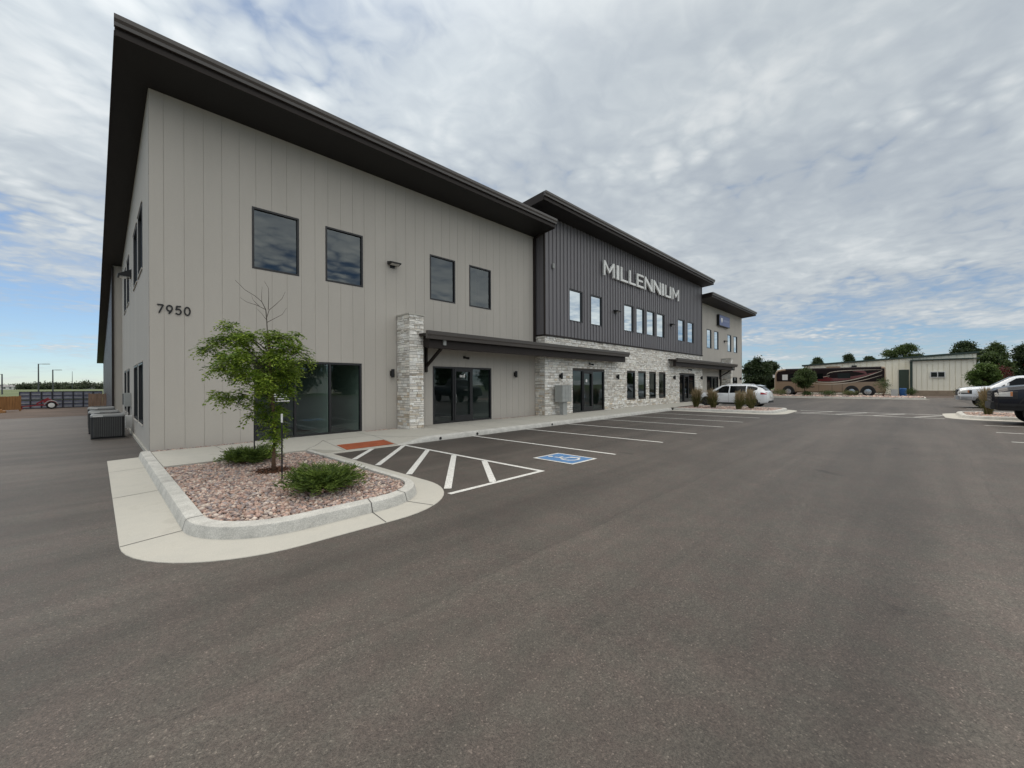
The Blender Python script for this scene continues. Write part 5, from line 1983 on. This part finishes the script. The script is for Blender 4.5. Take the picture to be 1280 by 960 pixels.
def suv():
    t = thing('parked_car', 'white SUV parked nose to the building behind the tall grasses', 'car')
    c = Car(dict(x=[-2.33, -2.28, -2.15, -1.95, -1.60, -1.30, -.6, .1, .45, .85, 1.25, 1.7, 2.05, 2.22, 2.32],
                 zb=[.42, .34, .30, .27, .24, .22, .21, .21, .21, .21, .22, .23, .25, .29, .38],
                 w=[.70, .83, .90, .925, .94, .945, .945, .945, .945, .94, .935, .91, .85, .77, .60],
                 belt=[.78, .98, 1.06, 1.07, 1.06, 1.04, 1.01, .99, .98, .97, .96, .93, .88, .80, .66],
                 top=[.88, 1.08, 1.20, 1.39, 1.555, 1.61, 1.655, 1.645, 1.59, 1.37, 1.10, 1.03, .96, .88, .76],
                 yr=[.55, .62, .63, .62, .62, .63, .64, .64, .64, .66, .74, .74, .70, .62, .48]))
    o = c.body().build('body', 'car_white', t, smooth=32)
    cut_wheels(o, (-1.42, 1.40), .40, .93)
    for s_ in (1, -1):
        m = MB()
        hi = lambda x: min(c.g('top', x) - .105, 1.52)
        c.strip(m, -.02, .98, lambda x: 1.015, lambda x: max(1.03, min(hi(x), 1.015 + (1.02 - x) * .75)), .006, s_)
        m.build('window', 'car_glass', t, smooth=True)
        m = MB(); c.strip(m, -1.05, -.09, lambda x: 1.03, hi, .006, s_); m.build('window', 'car_glass', t, smooth=True)
        m = MB(); c.strip(m, -1.72, -1.12, lambda x: 1.07 + max(0, -1.3 - x) * .45, lambda x: min(hi(x), 1.50), .006, s_); m.build('window', 'car_glass', t, smooth=True)
        m = MB(); c.strip(m, -1.9, 1.9, lambda x: c.g('zb', x) + .02, lambda x: c.g('zb', x) + .13, .008, s_, 30)
        m.build('sill', 'plastic', t)
        m = MB(); c.strip(m, -2.27, -1.93, lambda x: .93, lambda x: 1.07, .006, s_, 8); m.build('taillight', 'red_lamp', t)
        m = MB(); c.strip(m, 1.86, 2.24, lambda x: .66, lambda x: .83 - (x - 1.86) * .12, .006, s_, 8); m.build('headlight', 'lamp', t)
        for x in (-.62, .42):
            m = MB(); m.beam((x - .11, s_ * (c.yside(x, .93) + .02), .93), (x + .11, s_ * (c.yside(x, .93) + .02), .93), .03, .03); m.build('handle', 'car_white', t)
        m = MB(); m.loft([[(.78, s_ * .90, .98), (.90, s_ * .90, 1.00), (.88, s_ * .90, 1.10), (.78, s_ * .90, 1.10)], [(.78, s_ * 1.10, 1.0), (.86, s_ * 1.09, 1.02), (.84, s_ * 1.09, 1.13), (.76, s_ * 1.10, 1.13)]])
        m.build('mirror', 'car_white', t)
        m = MB(); m.tube([(-1.35, s_ * .57, 1.57), (-1.2, s_ * .58, 1.645), (.1, s_ * .59, 1.675), (.3, s_ * .59, 1.60)], .014); m.build('roof_rail', 'chrome', t)
        for x in (-1.08, -.03, 1.03):
            m = MB(); c.strip(m, x - .005, x + .005, lambda q: .36, lambda q: 1.0, .003, s_, 2, 8); m.build('door_seam', 'plastic', t)
        for x in (-1.42, 1.40):
            wheel(t, x, s_ * .825, .365, .25, 'rim')
    m = MB(); c.topstrip(m, .50, 1.20, .88, .012); m.build('windshield', 'car_glass', t, smooth=True)
    m = MB(); c.topstrip(m, -2.16, -1.78, .86, .012); m.build('rear_window', 'car_glass', t, smooth=True)
    m = MB(); m.prism([(-1.60, 1.555), (-1.92, 1.485), (-1.92, 1.51), (-1.60, 1.59)], 'y', -.58, .58); m.build('spoiler', 'car_white', t)
    m = MB(); m.box(-2.37, -2.30, -.26, .26, .74, .87); m.build('licence_plate', 'white', t)
    m = MB(); m.box(-2.345, -2.2, -.62, .62, .36, .50); m.build('rear_bumper_trim', 'plastic', t)
    m = MB(); m.box(2.25, 2.335, -.42, .42, .45, .76); m.build('grille', 'plastic', t)
    t.scale = (1, 1, 0.945)
    place(t, 30.97, 8.86, R(90))


def pickup(label, paint, px_, py_, seed, bold):
    t = thing('parked_pickup', label, 'pickup truck')
    c = Car(dict(x=[-2.95, -2.90, -2.0, -1.0, -.62, -.50, -.35, .1, .5, .85, 1.25, 1.6, 2.2, 2.6, 2.84, 2.95],
                 zb=[.62, .52, .50, .48, .46, .46, .46, .46, .46, .46, .46, .46, .46, .46, .46, .52],
                 w=[.93, .98, 1.0, 1.0, 1.0, 1.0, 1.0, 1.0, 1.0, 1.0, 1.0, 1.0, .99, .97, .92, .78],
                 belt=[1.20, 1.24, 1.27, 1.27, 1.27, 1.27, 1.27, 1.26, 1.25, 1.24, 1.22, 1.20, 1.17, 1.13, 1.06, .94],
                 top=[1.32, 1.36, 1.38, 1.38, 1.40, 1.62, 1.90, 1.95, 1.94, 1.86, 1.58, 1.34, 1.30, 1.26, 1.20, 1.08],
                 yr=[.85, .88, .90, .90, .86, .76, .74, .74, .74, .75, .80, .86, .86, .84, .78, .66]))
    o = c.body().build('body', paint, t, smooth=32)
    cut_wheels(o, (-1.75, 1.85), .47, .98)
    for s_ in (1, -1):
        hi = lambda x: min(c.g('top', x) - .11, 1.80)
        m = MB(); c.strip(m, .22, 1.22, lambda x: 1.29, lambda x: max(1.31, min(hi(x), 1.29 + (1.27 - x) * .8)), .006, s_); m.build('window', 'car_glass', t, smooth=True)
        m = MB(); c.strip(m, -.45, .14, lambda x: 1.30, hi, .006, s_); m.build('window', 'car_glass', t, smooth=True)
        m = MB(); c.strip(m, 2.38, 2.925, lambda x: .86, lambda x: c.g('top', x) - .085, .006, s_, 12); m.build('headlight_surround', 'plastic', t)
        m = MB(); c.strip(m, 2.50, 2.92, lambda x: .93, lambda x: 1.10 - (x - 2.50) * .12, .012, s_, 10); m.build('headlight', 'lamp', t)
        m = MB(); c.strip(m, 2.50, 2.56, lambda x: .94, lambda x: 1.085, .016, s_, 4); m.build('turn_lamp', 'amber', t)
        m = MB(); c.strip(m, 1.33, 2.38, lambda x: .56 + math.sqrt(max(0, .52 ** 2 - (x - 1.85) ** 2)) * .8 - .02, lambda x: .56 + math.sqrt(max(0, .52 ** 2 - (x - 1.85) ** 2)) * .8 + .05, .025, s_, 24, 1); m.build('fender_flare', 'plastic' if bold else paint, t)
        m = MB(); c.strip(m, 2.05, 2.93, lambda x: c.g('zb', x) + .02, lambda x: c.g('zb', x) + .24, .012, s_, 14); m.build('bumper', 'plastic' if bold else 'bumper_grey', t)
        m = MB(); m.loft([[(1.0, s_ * .95, 1.25), (1.12, s_ * .95, 1.27), (1.10, s_ * .95, 1.46), (1.0, s_ * .95, 1.46)], [(.98, s_ * 1.22, 1.27), (1.08, s_ * 1.20, 1.29), (1.05, s_ * 1.20, 1.50), (.96, s_ * 1.22, 1.50)]])
        m.build('mirror', paint, t)
        for x in (.05, .95):
            m = MB(); m.beam((x - .11, s_ * (c.yside(x, 1.12) + .02), 1.12), (x + .11, s_ * (c.yside(x, 1.12) + .02), 1.12), .03, .03); m.build('handle', paint, t)
        for x in (-.48, .18, 1.28):
            m = MB(); c.strip(m, x - .005, x + .005, lambda q: .58, lambda q: 1.24, .003, s_, 2, 8); m.build('door_seam', 'plastic', t)
        for x in (-1.75, 1.85):
            wheel(t, x, s_ * .87, .40, .27, 'rim_light' if not bold else 'rim')
    m = MB(); c.topstrip(m, .78, 1.55, .90, .012); m.build('windshield', 'car_glass', t, smooth=True)
    m = MB(); m.prism([(2.80, .74), (2.985, .76), (2.975, 1.10), (2.80, 1.17)], 'y', -.70, .70); m.build('grille', 'plastic', t)
    m = MB(); m.prism([(2.78, .50), (3.02, .50), (3.04, .58), (3.02, .73), (2.78, .73)], 'y', -.80, .80); m.build('front_bumper', 'plastic' if bold else 'bumper_grey', t)
    m = MB()
    for z in (.80, .90, 1.0):
        m.box(2.97, 3.0, -.56, .56, z, z + .03)
    m.build('grille_bars', 'chrome' if not bold else paint, t)
    t.scale = (1, 1, 1.16 if bold else 1.0)
    place(t, px_, py_, R(90))


def coach():
    t = thing('motorhome', 'long beige and maroon motorhome with sweeping stripes, parked before the cream shed', 'motorhome')
    L = 10.05; h = L / 2
    b = MB()
    xs = [-h, -h + .06, -h + .2, -2, 1, h - 1.1, h - .75, h - .45, h - .25, h - .10, h - .02, h]
    top = [3.10, 3.17, 3.20, 3.20, 3.20, 3.20, 3.18, 3.12, 2.98, 2.65, 2.1, 1.5]
    wd = [1.20, 1.25, 1.27, 1.27, 1.27, 1.27, 1.26, 1.25, 1.22, 1.16, 1.08, 1.0]
    rings = []
    for x, zt, w in zip(xs, top, wd):
        half = [(0, .38), (w * .9, .38), (w, .5), (w, zt - .22), (w * .985, zt - .10), (w * .93, zt - .02), (0, zt)]
        rings.append([(x, y, z) for y, z in half] + [(x, -y, z) for y, z in half[-2:0:-1]])
    b.loft(rings)
    o = b.build('body', 'rv_tan', t, smooth=30)
    cut = [3.55, -2.30, -3.65]
    for x in cut:
        for s_ in (1, -1):
            m = MB(); m.prism([(x + .66 * math.cos(q), .38 + .80 * max(0, math.sin(q))) for q in np.linspace(0, math.pi, 18)], 'y', s_ * 1.10, s_ * 1.276); m.build('wheel_arch', 'plastic', t)
            m = MB(); m.lathe([(.3, -.13), (.50, -.12), (.50, .12), (.3, .13)], (x, s_ * 1.165, .50), 'y', 24); w_ = m.build('wheel', 'tyre', t)
            m = MB(); m.lathe([(.08, s_ * .15), (.30, s_ * .135), (.30, 0)], (x, s_ * 1.165, .50), 'y', 24); m.build('hubcap', 'rim_light', w_)
    for s_ in (1, -1):
        y0, y1 = s_ * 1.270, s_ * 1.278
        m = MB(); m.prism([(-h + .06, 1.62), (-1.0, 1.50), (2.4, 1.62), (h - .30, 1.72), (h - .26, 2.5), (h - .42, 2.86), (h - .9, 2.96), (-h + .06, 2.98)], 'y', y0, y1); m.build('dark_graphic', 'rv_dark', t)

        m = MB(); xs2 = np.linspace(-h + .3, h - 1.2, 8)
        for xa, xb in zip(xs2, xs2[1:]):
            for (ya, za), (yb, zb2) in (((1.278, 2.972), (1.262, 3.105)), ((1.262, 3.105), (1.19, 3.19)), ((1.19, 3.19), (.9, 3.206))):
                m.face([(xa, s_ * ya, za), (xb, s_ * ya, za), (xb, s_ * yb, zb2), (xa, s_ * yb, zb2)])
        m.build('roof_edge', 'rv_dark', t)

        def swoosh(pts, w0, w1, mm, k):
            m = MB(); n = 26; P = []
            for i in range(n + 1):
                f = i / n
                p = [(1 - f) ** 3 * pts[0][j] + 3 * f * (1 - f) ** 2 * pts[1][j] + 3 * f * f * (1 - f) * pts[2][j] + f ** 3 * pts[3][j] for j in (0, 1)]
                P.append((p[0], p[1], w0 + (w1 - w0) * math.sin(f * math.pi)))
            up = [(x, z + w) for x, z, w in P]; dn = [(x, z - w) for x, z, w in P]
            for i in range(n):
                m.face([(up[i][0], y1 + s_ * .003 * k, up[i][1]), (up[i + 1][0], y1 + s_ * .003 * k, up[i + 1][1]), (dn[i + 1][0], y1 + s_ * .003 * k, dn[i + 1][1]), (dn[i][0], y1 + s_ * .003 * k, dn[i][1])])
            m.build('stripe', mm, t)
        swoosh([(1.6, 1.85), (-.6, 1.70), (-2.4, 1.9), (-4.4, 2.6)], .05, .16, 'rv_maroon', 1)
        swoosh([(2.4, 2.55), (1.0, 2.2), (.0, 2.15), (-1.0, 1.85)], .03, .12, 'rv_maroon', 2)
        swoosh([(-2.4, 2.75), (-3.2, 2.75), (-3.6, 2.65), (-3.6, 2.2)], .03, .14, 'rv_maroon', 7)
        swoosh([(1.9, 1.85), (-.3, 1.25), (-2.5, 1.55), (-4.8, 2.75)], .02, .05, 'rv_cream', 3)
        swoosh([(2.2, 1.65), (-.2, 1.0), (-2.5, 1.35), (-4.8, 2.3)], .015, .04, 'rv_cream', 4)
        swoosh([(2.6, 2.6), (1.2, 2.1), (.6, 2.0), (-.4, 2.3)], .015, .04, 'rv_cream', 5)
        swoosh([(-.3, 2.1), (.4, 2.8), (-1.2, 2.9), (-4.8, 2.85)], .012, .035, 'rv_cream', 6)
        for a, c_ in ((2.7, 3.5), (.2, 1.0), (-2.2, -1.1)):
            m = MB(); m.box(a, c_, *sorted((y1 + s_ * .023, y1 + s_ * .03)), 2.0, 2.55); m.build('window', 'car_glass', t)
        m = MB(); m.box(1.0, 1.7, *sorted((y0, y1)), .98, 1.08); m.build('vent', 'plastic', t)
        m = MB()
        for x in (2.8, 1.9, .6, -.6, -1.5):
            m.box(x - .012, x + .012, *sorted((y0, y1 - s_ * .002)), .55, 1.45)
        m.build('locker_seam', 'plastic', t)
        m = MB(); m.box(h - .12, h + .05, *sorted((s_ * 1.26, s_ * 1.55)), 2.15, 2.5); m.build('mirror', 'white', t)
    m = MB()
    for i in range(5):
        z0, z1 = 1.52 + i * .27, 1.79 + i * .27
        q = []
        for z, y in ((z0, -1.05), (z0, 1.05), (z1, 1.05), (z1, -1.05)):
            q.append((float(np.interp(z, [1.5, 2.1, 2.65, 2.98], [h, h - .02, h - .10, h - .25])) + .02, y, z))
        m.face(q)
    m.build('windshield', 'car_glass', t)
    m = MB(); m.box(h - .02, h + .05, -1.0, 1.0, .5, .8); m.build('bumper', 'plastic', t)
    m = MB(); m.prism([(3.6, 1.85), (4.15, 1.85), (4.15, 2.5), (3.6, 2.5)], 'y', 1.279, 1.284); m.build('side_blind', 'white', t)
    m = MB(); m.box(-1.2, 0.0, -.5, .5, 3.205, 3.36); m.build('roof_unit', 'rv_tan', t)
    place(t, 59.3, 6.9, R(90))


suv()
pickup('white pickup truck parked nose out beyond the dry grass clump', 'car_white', 38.0, -5.05, 1, False)
pickup('dark navy pickup cut off by the right edge of the view', 'car_dark', 25.02, -5.25, 2, True)
coach()

# ------------------------------------------------------------------ the cream metal shed
t = thing('metal_shed', 'long low cream metal shed with dark green trim behind the motorhome', 'building', (66, 0, gz(66)))
g = gz(66)


def facing(X):
    return lambda u, z, d: (X - d, u, z)


b = grid_wall(facing(70), -5.35, 10.7, g - .2, 6.6, [], grooves(-5.35, 10.7, -5.1, .61, .07, -.07), .1)
me = bpy.data.meshes.new('tmp'); me.from_pydata(b.v, [], b.f)
bm = bmesh.new(); bm.from_mesh(me)
bmesh.ops.bisect_plane(bm, geom=bm.verts[:] + bm.edges[:] + bm.faces[:], plane_co=(70, 10.7, 4.17), plane_no=(0, .058, 1), clear_outer=True)
bm.verts.ensure_lookup_table()
r_ = MB(); r_.v = [v.co[:] for v in bm.verts]; r_.f = [[v.index for v in f.verts] for f in bm.faces]; r_.c = [(1, 1, 1)] * len(r_.f)
bm.free()
r_.build('wall', 'shed', t)
m = MB()
m.loft([[(69.8, y, z), (69.8, y, z + .20), (84, y, z + .20), (84, y, z)] for y, z in ((10.95, 4.17), (-5.6, 5.13))])
m.build('roof', 'shed_trim', t)
m = MB(); m.box(70.0, 84, 10.62, 10.7, g, 4.15); m.box(70.0, 84, -5.4, -5.36, g, 5.1); m.build('side_wall', 'shed', t)
b = grid_wall(facing(64), -5.0, -.12, g + .55, 4.20, [], grooves(-5.0, -.12, -4.7, .42, .05, -.06), .1)
b.build('annex_wall', 'shed', t)
m = MB(); m.box(64.0, 69.9, -.2, -.12, g, 4.20); m.box(64.0, 69.9, -5.0, -4.92, g, 4.20); m.build('annex_side_wall', 'shed', t)
m = MB(); m.loft([[(63.75, y, 4.22), (63.75, y, 4.34), (70, y, 4.62), (70, y, 4.50)] for y in (.0, -5.15)]); m.build('annex_roof', 'shed_trim', t)
m = MB(); m.box(63.85, 64.02, -5.02, -.10, g - .2, g + .55); m.build('block_base', 'block', t)
m = MB(); m.box(63.88, 63.945, -.2, .02, g, 4.19); m.build('downspout', 'shed_trim', t)
m = MB(); m.box(69.85, 69.93, .1, 1.0, g, 3.4); m.build('side_door', 'shed_trim', t)
m = MB()
for a, c in ((-2.05, -1.72), (-2.05, -1.72),):
    pass
m.box(63.88, 63.94, -2.72, -1.55, 2.32, 2.98)
w_ = m.build('window', 'white', t)
m = MB(); m.box(63.868, 63.879, -2.10, -1.63, 2.40, 2.90); m.box(63.868, 63.879, -2.64, -2.17, 2.40, 2.90); m.build('pane', 'car_glass', w_)
m = MB(); m.box(69.5, 69.93, 5.0, 5.5, 3.75, 4.1); m.build('wall_lamp', 'black', t)

m = MB(); m.lathe([(.26, 0), (.29, .05), (.29, .40), (.30, .42), (.29, .44), (.29, .82), (.26, .87)], (60.6, .55, gz(60)), n=18)
tag(m.build('barrel', 'barrel', loc=(60.6, .55, gz(60))), 'blue plastic barrel near the shed corner', 'barrel')
m = MB(); m.box(60.2, 60.7, .95, 1.5, gz(60), gz(60) + .7); m.box(60.17, 60.73, .92, 1.53, gz(60) + .701, gz(60) + .76)
tag(m.build('storage_bin', 'white', loc=(60.4, 1.2, gz(60))), 'pale lidded bin next to the blue barrel', 'bin')

# across the lot, opposite the entrances: a row of trees and a low building that the glass reflects
for i, (x, y, h, rad) in enumerate(((16, -46, 7.5, 3.6), (24, -49, 9.0, 4.2), (32, -46, 6.8, 3.4), (43, -50, 9.5, 4.5), (56, -48, 8.0, 4.0), (68, -46, 7.0, 3.6), (6, -50, 8.0, 3.8))):
    tree('dark tree standing across the lot, opposite the glass entrances', x, y, h, rad, 300 + i, DK, dens=110, leaf=.6, group='trees across the lot opposite the entrances', trunk_h=.12, sub=5)
t = thing('warehouse', 'low tan building across the lot, opposite the glass entrances', 'building', (30, -60, gz(30)))
m = MB(); m.box(14, 50, -66, -58, -.2, 4.4); m.build('wall', 'shed', t)
m = MB(); m.box(13.6, 50.4, -66.4, -57.6, 4.41, 4.7); m.build('roof', 'shed_trim', t)
for k in range(5):
    m = MB(); m.box(17 + k * 6.5, 20 + k * 6.5, -57.99, -57.94, .2, 3.2); m.build('roller_door', 'white', t)
